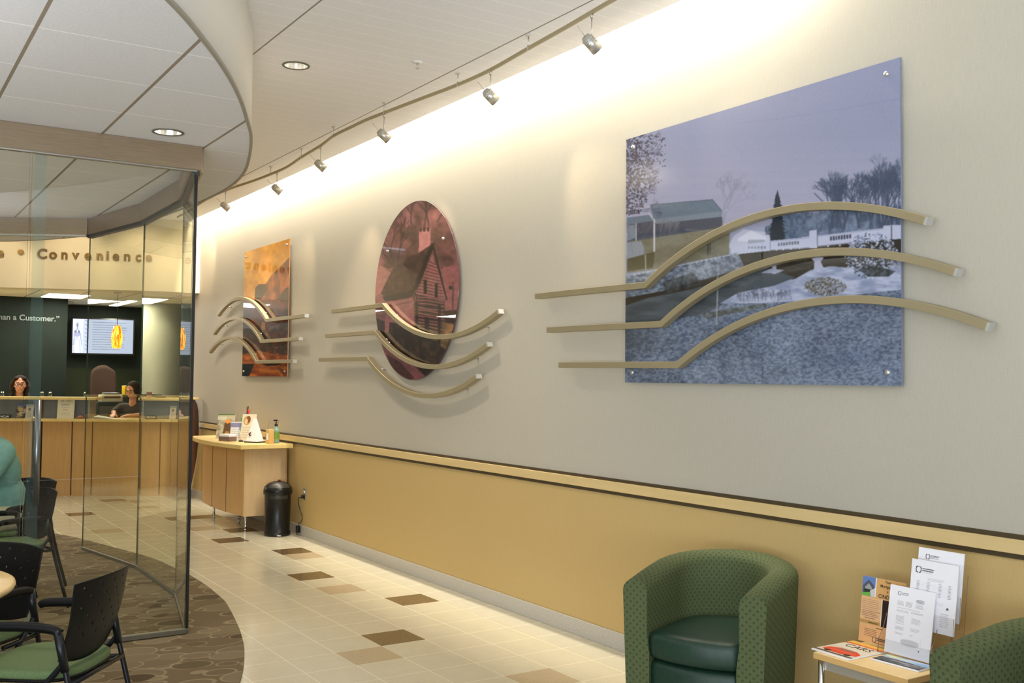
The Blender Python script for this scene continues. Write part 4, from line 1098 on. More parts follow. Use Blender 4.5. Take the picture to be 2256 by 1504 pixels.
# ------------------------------------------------------------------ armchairs
def armchair(label, loc, rz):
    t = thing('tub_armchair', label, 'armchair', loc, rz, 'green tub armchairs by the wall')
    # outline path of the shell centre line: left arm front -> round the back -> right arm front
    R = .284; yf = -.34; th0 = .062
    path = []
    for k in range(15): path.append((-R, yf+(0-yf)*k/14))
    for k in range(1, 40):
        a = PI-PI*k/40; path.append((R*math.cos(a), R*1.02*math.sin(a)))
    for k in range(15): path.append((R, (yf)*k/14))
    n = len(path); cum = [0]
    for a, b in zip(path[:-1], path[1:]): cum.append(cum[-1]+math.hypot(b[0]-a[0], b[1]-a[1]))
    L = cum[-1]
    def top(s):
        f = abs(s/L-.5)*2      # 0 back, 1 arm front
        return .795-.080*(f**1.8)
    P = []; UV = []
    # cross-section (offset outward, height) going from the inner foot over the rim to the outer foot
    for i, (x, y) in enumerate(path):
        a, b = path[max(i-1, 0)], path[min(i+1, n-1)]
        tx, ty = b[0]-a[0], b[1]-a[1]; l = math.hypot(tx, ty); nx, ny = -ty/l, tx/l   # outward for this direction
        H = top(cum[i]); f = abs(cum[i]/L-.5)*2
        row = []; uvr = []; d = 0
        sec = []
        wi = th0*(1.0+.25*(1-f))
        for h in (.10, .25, .38, .48, .58): sec.append((-wi-.012*(h < .45), h if h < H-.08 else H-.08))
        for k in range(0, 9):
            a2 = PI-PI*k/8; sec.append((wi*math.cos(a2), H-.05+.05*math.sin(a2)))
        for h in (.62, .48, .36, .24, .12, .05): sec.append((wi-(H-h)*.040+.002, min(h, H-.07)))
        pr = None
        for (o, h) in sec:
            q = (x+nx*o, y+ny*o, h); row.append(q)
            d += 0 if pr is None else math.hypot(o-pr[0], h-pr[1])
            pr = (o, h); uvr.append((cum[i], d))
        P.append(row); UV.append(uvr)
    mb = MB(); mb.grid(P); nv = len(P[0])
    mb.add(P[0], [tuple(range(nv))], 0, True); mb.add(P[-1], [tuple(reversed(range(nv)))], 0, True)
    # front caps of the arms with slight bulge
    o = mb.build('shell', M['fab_dot'], t, merge=False)
    me = o.data
    bm = bmesh.new(); bm.from_mesh(me); uvl = bm.loops.layers.uv.new('UVMap'); bm.verts.ensure_lookup_table()
    flat = [u for r in UV for u in r]; tot = len(flat)
    cap0 = [(p[0], p[2]) for p in P[0]]; cap1 = [(p[0], p[2]) for p in P[-1]]
    allu = flat+cap0+cap1
    for f in bm.faces:
        for l in f.loops: l[uvl].uv = allu[l.vert.index]
    bmesh.ops.recalc_face_normals(bm, faces=bm.faces)
    bm.to_mesh(me); bm.free()
    md = o.modifiers.new('bevel', 'BEVEL'); md.width = .016; md.segments = 3; md.limit_method = 'ANGLE'; md.angle_limit = math.radians(60)
    # seat cushion with domed front, front apron, feet
    w = R-th0-.006
    def cushion(z0, z1, yfront, bulge):
        rows = []
        prof = [(0, z0), (.0, z0+.012)]
        outline = []
        for k in range(13):
            u = -1+2*k/12; outline.append((u*w, yfront-bulge*(1-u*u)))
        for k in range(1, 24):
            a = PI*k/24; outline.append((w*math.cos(a), w*.96*math.sin(a)))
        rows = []
        m = len(outline)
        for ins, z in ((.02, z0), (.004, z0+.01), (0, z0+.03), (0, z1-.035), (.006, z1-.016), (.022, z1-.004), (.05, z1), (.14, z1+.010), (.24, z1+.013)):
            row = []
            for x, y in outline:
                r = math.hypot(x, y+.02); k = max(0, 1-ins/max(r, .01)); row.append((x*k, (y+.02)*k-.02, z))
            rows.append(row)
        mb = MB(); mb.grid(rows, 0, True, wrap_v=True); mb.add(rows[-1], [tuple(range(m))], 0, True); mb.add(rows[0], [tuple(reversed(range(m)))], 0, True)
        return mb
    cushion(.365, .488, yf+.01, .045).build('seat_cushion', M['leather'], t)
    cushion(.05, .358, yf+.022, .040).build('front_apron', M['leather'], t)
    for x, y in ((-.25, -.26), (.25, -.26), (-.2, .2), (.2, .2)):
        MB().cyl((x, y, .0), (x, y, .055), .022, .026, 14).build('foot', M['black'], t)
    return t
_f = math.atan2(-.976, .22)
armchair('green dotted tub armchair nearest the black bin along the yellow wall', (3.495, 3.53, 0), math.radians(-67))
armchair('green dotted tub armchair cut by the frame corner, beyond the brochure table', (3.535, 1.86, 0), math.radians(-93))

# ------------------------------------------------------------------ side table with brochures
def side_table():
    x0, x1, y0, y1, z = 3.435, 3.915, 2.470, 2.925, .50
    t = thing('side_table', 'small beech side table with chrome legs between the armchairs', 'side table', ((x0+x1)/2, (y0+y1)/2, 0))
    MB().rbox((x0, y0, z-.026), (x1, y1, z), .0025, 2).build('table_top', [M['tan_top']], t, True)
    MB().box((x0-.001, y0-.001, z-.0255), (x1+.001, y1+.001, z-.002)).build('edge_band', M['tan_edge'], t, True)
    MB().box((x0+.028, y0+.03, z-.070), (x0+.040, y1-.03, z-.0265)).box((x1-.040, y0+.03, z-.070), (x1-.028, y1-.03, z-.0265)).box((x0+.03, y0+.028, z-.070), (x1-.03, y0+.040, z-.0265)).box((x0+.03, y1-.040, z-.070), (x1-.03, y1-.028, z-.0265)).build('apron', M['silver'], t, True)
    for x in (x0+.022, x1-.022):
        for y in (y0+.022, y1-.022):
            MB().cyl((x, y, 0), (x, y, z-.0265), .0125, n=16).build('leg', M['chrome'], t, True)
    PAPER = print_material('printed paper', .5, spec=.3)
    def leaf(name, label, cat, paint, bl, w, h, lean, rz, pw, ph, stack=.0012, nu=140, nv=180, group=None):
        """sheet standing with its bottom-left corner at bl, facing -X; lean in metres at the top"""
        r = thing(name, label, cat, bl, rz, group)
        U = Vector((0, -w, 0)); V = Vector((lean, 0, math.sqrt(h*h-lean*lean)))
        n = V.cross(U).normalized()
        if n.x > 0: n = -n
        o = MB(); a = -n*.0002
        q = [Vector((0, 0, 0)), U, U+V, V]
        vs = [tuple(p-n*stack) for p in q]+[tuple(p) for p in q]
        o.add(vs, [(0, 1, 2, 3), (7, 6, 5, 4), (0, 4, 5, 1), (1, 5, 6, 2), (2, 6, 7, 3), (3, 7, 4, 0)])
        o.build('sheet', M['white'], r)
        print_mesh('print', paint, tuple(n*.0004), U, V, nu, nv, lambda u, v: (u*pw, (1-v)*ph), PAPER, r)
        return r
    S3 = 'papers in the clear brochure holder'
    leaf('loan_flyer', 'front white rate sheet standing lowest in the clear holder', 'flyer', paint_sheet('a'), (3.664, 2.748, .512), .212, .279, .047, 0, 216, 279, .004, group=S3)
    leaf('loan_flyer', 'middle white rate sheet with a ruled table', 'flyer', paint_sheet('b'), (3.706, 2.668, .628), .214, .279, .040, 0, 216, 279, .004, group=S3)
    leaf('loan_flyer', 'rear white letterhead sheet standing highest in the holder', 'flyer', paint_sheet('c'), (3.752, 2.668, .672), .208, .279, .040, 0, 216, 279, .004, group=S3)
    fly = leaf('mortgage_flyer', 'tan mortgage flyer with a house photo beside the clear holder', 'flyer', paint_mortgage(), (3.728, 2.928, .512), .216, .279, .036, 0, 216, 279, .002, 160, 200)
    def words(txt, size, u, v, col='ink', bold=True, align='CENTER', xs=1.0):
        c = bpy.data.curves.new('words', 'FONT'); c.body = txt; c.size = size; c.align_x = align; c.extrude = .00005
        if bold: c.offset = size*.018
        o = bpy.data.objects.new('words', c); COL.objects.link(o)
        dg = bpy.context.evaluated_depsgraph_get(); me = bpy.data.meshes.new_from_object(o.evaluated_get(dg))
        bpy.data.objects.remove(o)
        return me
    def put_words(parent, txt, size, u, v, U, V, n, mm, xs=1.0, bold=True):
        me = words(txt, size, u, v, bold=bold)
        o = bpy.data.objects.new('lettering', me); COL.objects.link(o); o.parent = parent; me.materials.clear(); me.materials.append(mm)
        X = U.normalized()*xs; Y = V.normalized(); Z = n
        p = U*u+V*v+n*.0009
        o.matrix_local = Matrix(((X.x, Y.x, Z.x, p.x), (X.y, Y.y, Z.y, p.y), (X.z, Y.z, Z.z, p.z), (0, 0, 0, 1)))
        return o
    U = Vector((0, -.216, 0)); V = Vector((.036, 0, .2767)); n = V.cross(U).normalized(); n = -n if n.x > 0 else n
    for txt, sz, u, v in (('Your', .015, .60, .945), ('Mortgage Lo', .0165, .62, .875), ('is', .013, .60, .805), ('CINDY R', .0225, .60, .71)):
        put_words(fly, txt, sz, u, v, U, V, n, M['ink'])
    # clear three-tier holder (one moulded thing)
    h = thing('brochure_holder', 'clear acrylic tiered brochure holder on the beech table', 'brochure holder', (3.73, 2.63, .5005))
    def plate(a, b, c, d, th=.003):
        a, b, c, d = map(Vector, (a, b, c, d)); nn = (b-a).cross(d-a).normalized()*th/2
        m = MB(); vs = [p+nn for p in (a, b, c, d)]+[p-nn for p in (a, b, c, d)]
        m.add(vs, [(0, 1, 2, 3), (7, 6, 5, 4)], 0); m.add(vs, [(0, 4, 5, 1), (1, 5, 6, 2), (2, 6, 7, 3), (3, 7, 4, 0)], 1); return m
    A2 = [M['acrylic'], M['acrylic_edge']]
    yl, yr = 2.772, 2.528
    plate((3.652, yl, .503), (3.652, yr, .503), (3.660, yr, .565), (3.660, yl, .565)).build('front_lip', A2, h, True)
    plate((3.690, yl-.06, .61), (3.690, yr-.08, .61), (3.70, yr-.08, .70), (3.70, yl-.06, .70)).build('middle_lip', A2, h, True)
    plate((3.735, yl-.06, .655), (3.735, yr-.08, .655), (3.744, yr-.08, .78), (3.744, yl-.06, .78)).build('rear_lip', A2, h, True)
    plate((3.765, yl-.06, .503), (3.765, yr-.07, .503), (3.812, yr-.07, .86), (3.812, yl-.06, .86)).build('back_plate', A2, h, True)
    for y in (yl, yr):
        m = MB(); pts = [(3.655, .503), (3.80, .503), (3.80, .66), (3.715, .66), (3.69, .60), (3.66, .56)]
        vs = [(x, y-.0015, z) for x, z in pts]+[(x, y+.0015, z) for x, z in pts]; k = len(pts)
        m.add(vs, [tuple(range(k)), tuple(reversed(range(k, 2*k)))], 0); m.add(vs, [(i, (i+1) % k, k+(i+1) % k, k+i) for i in range(k)], 1)
        m.build('side_plate', A2, h, True)
    MB().box((3.652, yr, .5006), (3.80, yl, .5026)).build('base_plate', A2, h, True)
    # magazines lying flat
    def magazine(label, paint, c, rz, w, l, z, th, group=None, name='magazine'):
        r = thing(name, label, 'magazine', (c[0], c[1], z), rz)
        MB().rbox((-l/2, -w/2, .0002), (l/2, w/2, th), .0012, 2).build('pages', M['white'], r)
        print_mesh('cover', paint, (-l/2+.001, w/2-.001, th+.0003), (0, -w+.002, 0), (l-.002, 0, 0), 130, 150, lambda u, v: (u*206, (1-v)*270), PAPER, r)
        return r
    mg = magazine('car magazine with a red car on the left end of the beech table', paint_cars(), (3.584, 2.853), math.radians(-2), .198, .262, .5001, .006)
    U = Vector((0, -.198, 0)); V = Vector((.262, 0, 0)); n = Vector((0, 0, 1))
    o = put_words(mg, 'CARS', .058, .52, .60, U, V, n, M['ink'], .95, False); o.location += Vector((-.131, .099, .0062))
    magazine('blue and dark coastal magazine in front of the white rate sheet', paint_coast(), (3.600, 2.612), math.radians(2), .215, .112, .5001, .008)
side_table()

# ------------------------------------------------------------------ check desk, its clutter, bin, outlet
def check_desk():
    t = thing('writing_desk', 'maple writing desk with bowed front on chrome legs by the wall', 'desk', (3.70, 11.2, 0))
    ya, yb = 10.45, 11.95
    bow = lambda f: .13*math.sin(PI*f)
    front = []
    for k in range(17):
        f = k/16; front.append((3.468-bow(f)*.45-.0, ya+(yb-ya)*f))
    # carcass
    pts = [(3.935, ya), (3.935, yb)]+front[::-1]
    mb = MB(); mb.prism([(x, y) for x, y in pts], .178, .888, 0)
    mb.build('carcass', M['maple'], t, True, bevel=.002)
    MB().box((3.462, ya-.014, .176), (3.915, ya-.0005, .889)).build('end_panel', M['maple_end'], t, True, bevel=.002)
    MB().box((3.4625, ya-.0145, .176), (3.4675, ya+.0, .889)).build('edge_strip', M['tan_edge'], t, True)
    # bowed top
    top = []
    for k in range(25):
        f = k/24; top.append((3.37-.10*math.sin(PI*f)+(.03 if f > .9 else 0)*((f-.9)*10), 10.28+(12.12-10.28)*f))
    pts = [(XW-.0266, 10.27), (XW-.0266, 12.14)]+[(x, y) for x, y in top[::-1]]
    MB().prism(pts, .8895, .934, 0).build('desk_top', M['maple_top'], t, True, bevel=.004)
    for x, y in ((3.56, 10.66), (3.56, 11.78), (3.86, 10.66), (3.86, 11.78)):
        MB().lathe([(.0001, .178), (.020, .177), (.020, .165), (.013, .150), (.012, .06), (.017, .05), (.017, .03), (.010, .022), (.016, .010), (.018, .0005), (.0001, .0)], 20, (x, y, 0)).build('leg', M['chrome'], t, True, merge=False)
    for k, (f0) in enumerate((.30, .62)):
        x, y = 3.468-bow(f0)*.45, ya+(yb-ya)*f0
        MB().box((x-.003, y-.002, .18), (x-.0002, y+.002, .887)).build('panel_seam', M['brown_lam'], t, True)
    Z = .9345
    P = print_material('brochure print', .4, spec=.3)
    def bro(name, label, x, y, w, h, rz, lean, pf, cat='brochure', nu=40, nv=60):
        r = thing(name, label, cat, (x, y, Z), rz)
        Vv = Vector((lean, 0, math.sqrt(h*h-lean*lean))); Uu = Vector((0, -w, 0))
        o0 = Vector((0, w/2, 0))
        m = MB(); q = [o0, o0+Uu, o0+Uu+Vv, o0+Vv]; nn = Vector((-Vv.z, 0, Vv.x)).normalized()
        vs = [p for p in q]+[p-nn*.006 for p in q]
        m.add(vs, [(0, 1, 2, 3), (7, 6, 5, 4), (0, 4, 5, 1), (1, 5, 6, 2), (2, 6, 7, 3), (3, 7, 4, 0)]).build('card', M['white'], r)
        # back strut
        m = MB(); b = Vector((lean+.10, 0, 0)); tp = o0+Uu*.5+Vv*.8
        m.add([tp+Vector((.008, .01, 0)), tp+Vector((.008, -.01, 0)), b+Vector((0, -.012, .001)), b+Vector((0, .012, .001)), tp+Vector((.011, .01, 0)), tp+Vector((.011, -.01, 0)), b+Vector((.003, -.012, .001)), b+Vector((.003, .012, .001))], [(0, 1, 2, 3), (7, 6, 5, 4), (0, 4, 5, 1), (1, 5, 6, 2), (2, 6, 7, 3), (3, 7, 4, 0)]).build('strut', M['acrylic_edge'], r)
        print_mesh('print', pf(w*1000, h*1000), tuple(o0+nn*.0006), Uu, Vv, nu, nv, lambda u, v: (u*w*1000, (1-v)*h*1000), P, r)
        return r
    def pf1(w, h):
        p = Paint(0, 0, w, h, .6, (176, 168, 140)); R = random.Random(3)
        p.rect(0, 0, w, h*.05, (90, 110, 70)); p.rect(0, h*.1, w*.5, h*.3, (196, 196, 176)); p.noise([(0, h*.25), (w, h*.2), (w, h), (0, h)], ((120, 116, 96), (190, 182, 156)), 30, 30, .8, 2)
        p.poly([(w*.45, h*.3), (w*.75, h*.25), (w*.85, h*.95), (w*.35, h*.95)], (90, 66, 44)); p.dot(w*.6, h*.3, w*.16, h*.08, (214, 140, 70)); p.rect(w*.5, h*.7, w*.75, h*.95, (190, 140, 70), .7); p.rect(w*.8, h*.4, w, h, (70, 62, 62), .8)
        return p
    def pf2(w, h):
        p = Paint(0, 0, w, h, .6, (216, 212, 206)); p.rect(0, h*.05, w, h*.3, (130, 128, 160)); p.text_lines(w*.1, h*.4, w*.8, 5, h*.11, h*.03, (150, 150, 150), .6, 0, 4); p.rect(w*.6, h*.3, w, h*.5, (120, 150, 180), .7); return p
    def pf3(w, h):
        p = Paint(0, 0, w, h, .6, (216, 206, 180)); p.dot(w*.36, h*.24, w*.26, h*.17, (190, 150, 96)); p.dot(w*.46, h*.2, w*.16, h*.13, (120, 78, 44)); p.dot(w*.32, h*.27, w*.1, h*.1, (222, 190, 150)); p.text_lines(w*.1, h*.5, w*.8, 5, h*.09, h*.02, (150, 140, 120), .6, 0, 4); return p
    def pf4(w, h):
        p = Paint(0, 0, w, h, .6, (220, 216, 208)); p.dot(w*.4, h*.6, w*.12, h*.08, (90, 74, 60)); p.dot(w*.3, h*.68, w*.1, h*.08, (170, 120, 80)); return p
    bro('brochure_stand', 'brochure stand with orange-shirted figure at far end of the writing desk', 3.55, 11.42, .20, .285, math.radians(52), .07, pf1)
    bro('brochure_stand', 'small white leaflet stand with purple heading on the writing desk', 3.56, 11.02, .16, .21, math.radians(50), .05, pf2)
    bro('brochure_stand', 'cream rate card with a portrait circle on the writing desk', 3.62, 10.86, .17, .30, math.radians(40), .06, pf3)
    # stack of forms before the leaflet
    f = thing('form_tray', 'low white tray of deposit forms at the desk front', 'form tray', (3.455, 10.99, Z), math.radians(20))
    MB().box((-.05, -.09, .0), (.05, .09, .05)).build('tray', M['acrylic_edge'], f)
    MB().box((-.047, -.085, .0505), (.047, .085, .075)).build('forms', M['white'], f)
    # pen cup with colourful pens
    c = thing('pen_holder', 'dark holder of green, blue and red pens behind the brochures', 'pen holder', (3.72, 11.22, Z))
    MB().lathe([(.0001, .001), (.036, .001), (.042, .10), (.037, .10), (.033, .008), (.0001, .008)], 20).build('cup', M['black'], c, merge=False)
    for k, (dx, dy, hh, cc) in enumerate(((-.016, .012, .24, srgb(60, 120, 60)), (.0, .0, .29, srgb(44, 76, 140)), (.014, -.010, .335, srgb(190, 44, 40)), (.012, .014, .37, srgb(60, 60, 40)))):
        mm = mat('pen %d colour' % k, cc, .4)
        MB().tube([(dx*.4, dy*.4, .012), (dx*1.6, dy*1.6-k*.012, hh-.06), (dx*1.9, dy*1.9-k*.016, hh)], [.007, .007, .014], 10).build('pen', mm, tag(thing('pen', ('green pen', 'blue pen', 'red-topped pen', 'tall dark pen')[k]+' standing in the dark holder on the writing desk', 'pen', (3.72, 11.22, Z), 0, 'pens in the dark holder'), None))
    # easel sign
    e = thing('tent_sign', 'white tent-shaped card with a black base on the desk', 'sign', (3.64, 10.64, Z), math.radians(30))
    MB().box((-.07, -.09, .0), (.07, .09, .012)).build('base', M['black'], e)
    m = MB(); pts = [(-.06, -.075, .0125), (-.06, .075, .0125), (.055, .075, .0125), (.055, -.075, .0125), (-.004, -.018, .255), (-.004, .018, .255), (.004, .018, .255), (.004, -.018, .255)]
    m.add(pts, [(3, 2, 1, 0), (4, 5, 6, 7), (0, 1, 5, 4), (1, 2, 6, 5), (2, 3, 7, 6), (3, 0, 4, 7)]).build('card', M['white'], e)
    MB().tube([(-.05, .02, .07), (-.058, .03, .09), (-.05, .015, .11)], .009, 8).build('motif', M['brown_lam'], e)
    # sign with curled pen on chain
    d = thing('counter_pen', 'silver counter pen curving up from a small black base', 'pen', (3.55, 10.83, Z))
    MB().lathe([(.0001, 0.0005), (.026, .0005), (.024, .012), (.008, .018), (.0001, .018)], 18).build('base', M['black'], d, merge=False)
    MB().tube([(0, 0, .016), (-.004, .006, .05), (-.008, .02, .09), (-.004, .04, .125)], [.005, .006, .006, .003], 10).build('pen', M['silver'], d)
    # bottle of sanitizer
    b = thing('pump_bottle', 'clear hand sanitizer bottle with green label and black pump', 'bottle', (3.80, 10.44, Z))
    MB().lathe([(.0001, .001), (.036, .001), (.038, .01), (.038, .13), (.030, .155), (.014, .168), (.014, .18)], 24).build('bottle', mat('pale aqua plastic', srgb(150, 190, 176), .15, trans=.5), b, merge=False)
    MB().lathe([(.0385, .04), (.0385, .12)], 24).build('label', mat('green label', srgb(110, 140, 60), .5), b, merge=False)
    MB().cyl((0, 0, .181), (0, 0, .205), .016, n=16).cyl((0, 0, .205), (0, 0, .235), .006, n=10).rbox((-.03, -.011, .235), (.014, .011, .25), .004).build('pump', M['black'], b)
    c2 = thing('leaflet_holder', 'clear angled leaflet holder beside the sanitizer bottle', 'brochure holder', (3.80, 10.60, Z), math.radians(25))
    m = MB(); vs = [(-.04, -.07, .001), (-.04, .07, .001), (.05, .07, .24), (.05, -.07, .24), (-.036, -.07, .001), (-.036, .07, .001), (.054, .07, .24), (.054, -.07, .24)]
    m.add(vs, [(0, 1, 2, 3), (7, 6, 5, 4)], 0).add(vs, [(0, 4, 5, 1), (1, 5, 6, 2), (2, 6, 7, 3), (3, 7, 4, 0)], 1).build('plate', [M['acrylic'], M['acrylic_edge']], c2)
    MB().box((-.05, -.07, .0), (.06, .07, .003)).build('foot', M['acrylic_edge'], c2)
    s = thing('supply_box', 'tan carton standing beside the sanitizer bottle', 'carton', (3.715, 10.385, Z), math.radians(12))
    MB().rbox((-.03, -.035, 0), (.03, .035, .15), .003, 2).build('carton', M['tan_edge'], s)
    MB().box((-.0305, -.02, .04), (-.0301, .02, .11)).build('label', M['white'], s)
check_desk()

def bin_and_outlet():
    t = thing('trash_bin', 'black pedal bin with domed lid beside the maple desk', 'trash bin', (3.742, 10.19, 0))
    MB().lathe([(.0001, .0), (.132, .0), (.135, .012), (.134, .045), (.126, .055), (.136, .42), (.139, .425)], 40).build('body', M['bin'], t, merge=False)
    MB().lathe([(.139, .4255), (.148, .427), (.149, .465), (.140, .50), (.105, .535), (.05, .555), (.0001, .558)], 40).build('lid', M['bin'], t, merge=False)
    # swing flap and its bezel on the room side
    m = MB(); P = []
    for k in range(11):
        a = math.radians(215+k*8); row = []
        for (r, z) in ((.1365, .385), (.1400, .418), (.1395, .424)): row.append((r*math.cos(a), r*math.sin(a), z))
        P.append(row)
    m.grid(P).build('flap', M['bin_lid'], t)
    P = []
    for k in range(11):
        a = math.radians(205+k*10); P.append([(r*math.cos(a), r*math.sin(a), z+.0015) for r, z in ((.143, .496), (.125, .524), (.09, .545), (.06, .555))])
    MB().grid(P).build('lid_panel', M['bin_lid'], t)
    MB().rbox((-.012, -.05, .5575), (.012, -.02, .575), .004).build('lid_tab', mat('dark red tab', srgb(90, 30, 28), .4), t)
    MB().rbox((-.055, -.165, .008), (-.015, -.128, .022), .006).build('pedal', M['silver'], t)
    o = thing('wall_outlet', 'steel wall outlet low on the yellow wall beside the bin', 'outlet', (XW-.0005, 9.985, .43))
    MB().rbox((-.006, -.035, -.057), (0, .035, .057), .002, 2).build('cover_plate', M['silver'], o); cp = [x for x in bpy.data.objects if x.parent == o][0]
    for z in (.024, -.024):
        MB().rbox((-.009, -.017, z-.014), (-.0061, .017, z+.014), .001, 2).build('socket', M['white'] if z > 0 else M['black'], cp)
    c = thing('power_cord', 'dark power cord looping from the outlet down behind the bin', 'cord', (XW-.03, 10.0, .40))
    MB().rbox((XW-.036, 9.97, .39), (XW-.0098, 10.0, .424), .004).build('plug', M['black'], c, True)
    pts = smooth_curve([(XW-.03, 9.99, .392), (XW-.04, 10.06, .385), (XW-.035, 10.075, .33), (XW-.03, 10.03, .26), (XW-.026, 9.985, .20), (XW-.028, 10.0, .15), (XW-.035, 10.06, .115), (XW-.045, 10.075, .06), (XW-.05, 10.07, .008)], 6)
    MB().tube(pts, .004, 8).build('cable', M['black'], c, True)
    MB().rbox((XW-.062, 10.04, .03), (XW-.022, 10.075, .10), .006).build('adapter', M['black'], c, True)
bin_and_outlet()

# ------------------------------------------------------------------ black stacking chairs and round table
def side_chair():
    t = thing('stacking_chair', 'x', 'chair', (0, 0, 0), 0, 'black stacking chairs with green seats')
    W = .222
    # seat pad
    rows = []
    out = []
    for k in range(40):
        a = 2*PI*k/40; c, s = math.cos(a), math.sin(a)
        x = .225*math.copysign(abs(c)**.55, c); y = -.015+.215*math.copysign(abs(s)**.55, s)
        out.append((x*(1-.08*max(0, y)), y))
    for ins, z in ((.99, .436), (1.0, .442), (1.0, .456), (.985, .464), (.95, .469), (.8, .470), (.5, .468), (.2, .466)):
        rows.append([(x*ins, -.015+(y+.015)*ins, z-.012*max(0, -(y+.12))*3*ins) for x, y in out])
    MB().grid(rows, wrap_v=True).add(rows[-1], [tuple(range(40))], 0, True).add(rows[0], [tuple(reversed(range(40)))], 0, True).build('seat', M['green_seat'], t)
    rows = [[(x*i, -.015+(y+.015)*i, z-.012*max(0, -(y+.12))*3*i) for x, y in out] for i, z in ((.3, .418), (.9, .419), (1.0, .424), (1.01, .434), (.97, .4355))]
    MB().grid(rows, wrap_v=True).add(rows[0], [tuple(reversed(range(40)))], 0, True).build('seat_pan', M['black_plastic'], t)
    # perforated back shell
    nu, nv = 52, 43
    P = []
    for i in range(nu+1):
        u = -1+2*i/nu; row = []
        for j in range(nv+1):
            v = j/nv
            hw = .205+.022*v
            z = .475+.335*v+.012*(1-u*u)*(v**3)-(.03*(u*u)*(1-v)**3)*-1
            y = .165+.105*v-.055*u*u*(.35+.65*v)+.02*max(0, v-.85)*6*.16
            row.append((hw*u*(1+.05*max(0, v-.8)*5*.2), y+.012*math.sin(PI*v), z))
        P.append(row)
    holes = set()
    for r, j in enumerate(range(14, 42, 5)):
        for i in range(6 if r % 2 else 11, 48, 10): holes.add((i, j))
    o = MB().grid(P, skip=holes).build('backrest', M['black_plastic'], t)
    md = o.modifiers.new('thick', 'SOLIDIFY'); md.thickness = .005; md.offset = 0
    for s in (-1, 1):
        x = s*W
        MB().tube(smooth_curve([(x, .155, .625), (x, .19, .46), (x*1.03, .25, .22), (x*1.06, .315, 0.001)], 5), .0115, 12).cyl((x, .150, .632), (x, .186, .470), .018, .016, 14).build('leg', M['black_metal'], t)
        MB().tube(smooth_curve([(x, .175, .50), (x, .10, .415), (x*1.02, -.10, .215), (x*1.05, -.235, 0.001)], 5), .0115, 12).build('leg', M['black_metal'], t)
        pts = smooth_curve([(x, .165, .618), (x, .12, .634), (x, .0, .640), (x, -.14, .634), (x, -.175, .622)], 5)
        m = MB(); m.tube(pts, [.016+.004*math.sin(PI*k/(len(pts)-1)) for k in range(len(pts))], 12)
        m.build('armrest', M['black_plastic'], t)
    MB().cyl((-W, .205, .418), (W, .205, .418), .010, n=10).cyl((-W, -.02, .405), (-W, .20, .415), .010, n=10).cyl((W, -.02, .405), (W, .20, .415), .010, n=10).build('under_frame', M['black_metal'], t)
    return t

def chairs():
    def rz(fx, fy): return math.atan2(fx, -fy)
    spec = [((.719, 4.583), (-.788, .616), 'black stacking chair nearest the camera, in front of the glass door'),
            ((.462, 5.245), (-.73, -.68), 'black stacking chair behind the round table edge'),
            ((.945, 7.83), (-.95, -.30), 'empty black stacking chair behind the glass, with the green seat showing'),
            ((1.045, 8.57), (-.90, -.43), 'black stacking chair in which the teal-shirted person sits')]
    p = side_chair()
    for i, ((x, y), f, lab) in enumerate(spec):
        o = p if i == 0 else copy_tree(p)
        o.location = (x, y, .0102); o.rotation_euler = (0, 0, rz(*f)); o['label'] = lab
    t = thing('round_table', 'round maple meeting table cut by the left frame edge', 'table', (.03, 4.985, .0102))
    r = .60
    MB().lathe([(.0001, .700), (r-.03, .700), (r-.006, .706), (r, .718), (r-.003, .730), (r-.014, .735), (.0001, .735)], 72).build('table_top', M['tan_top'], t, merge=False)
    MB().lathe([(.0001, .6995), (.10, .6995), (.10, .69), (.035, .68), (.032, .06), (.05, .03), (.26, .012), (.27, .0), (.0001, .0)], 36).build('pedestal', M['silver'], t, merge=False)
chairs()

# ------------------------------------------------------------------ teller hall
CTR = smooth_curve([(-5, 15.62, 0), (-1.5, 15.62, 0), (0, 15.6, 0), (1.0, 15.5, 0), (1.6, 15.3, 0), (2.24, 15.0, 0), (2.71, 14.74, 0), (3.35, 14.4, 0), (3.78, 14.165, 0)], 10)
def ctr_at(x):
    for a, b in zip(CTR[:-1], CTR[1:]):
        if a.x <= x <= b.x:
            f = (x-a.x)/(b.x-a.x); p = a.lerp(b, f); t = (b-a).normalized(); return p, Vector((t.y, -t.x, 0)) # normal towards the lobby
    a, b = CTR[-2], CTR[-1]; t = (b-a).normalized(); return b.copy(), Vector((t.y, -t.x, 0))
def ctr_strip(x0, x1, o0, o1, z0, z1, n=14):
    """curved slab following the counter between offsets o0 > o1 (positive = towards the lobby)"""
    A, B = [], []
    for k in range(n+1):
        p, nn = ctr_at(x0+(x1-x0)*k/n)
        q = p+nn*o0; r = p+nn*o1; A.append((q.x, q.y)); B.append((r.x, r.y))
    return MB().prism(A+B[::-1], z0, z1)
def put(x, off, z): p, nn = ctr_at(x); q = p+nn*off; return (q.x, q.y, z), math.atan2(nn.x, -nn.y)

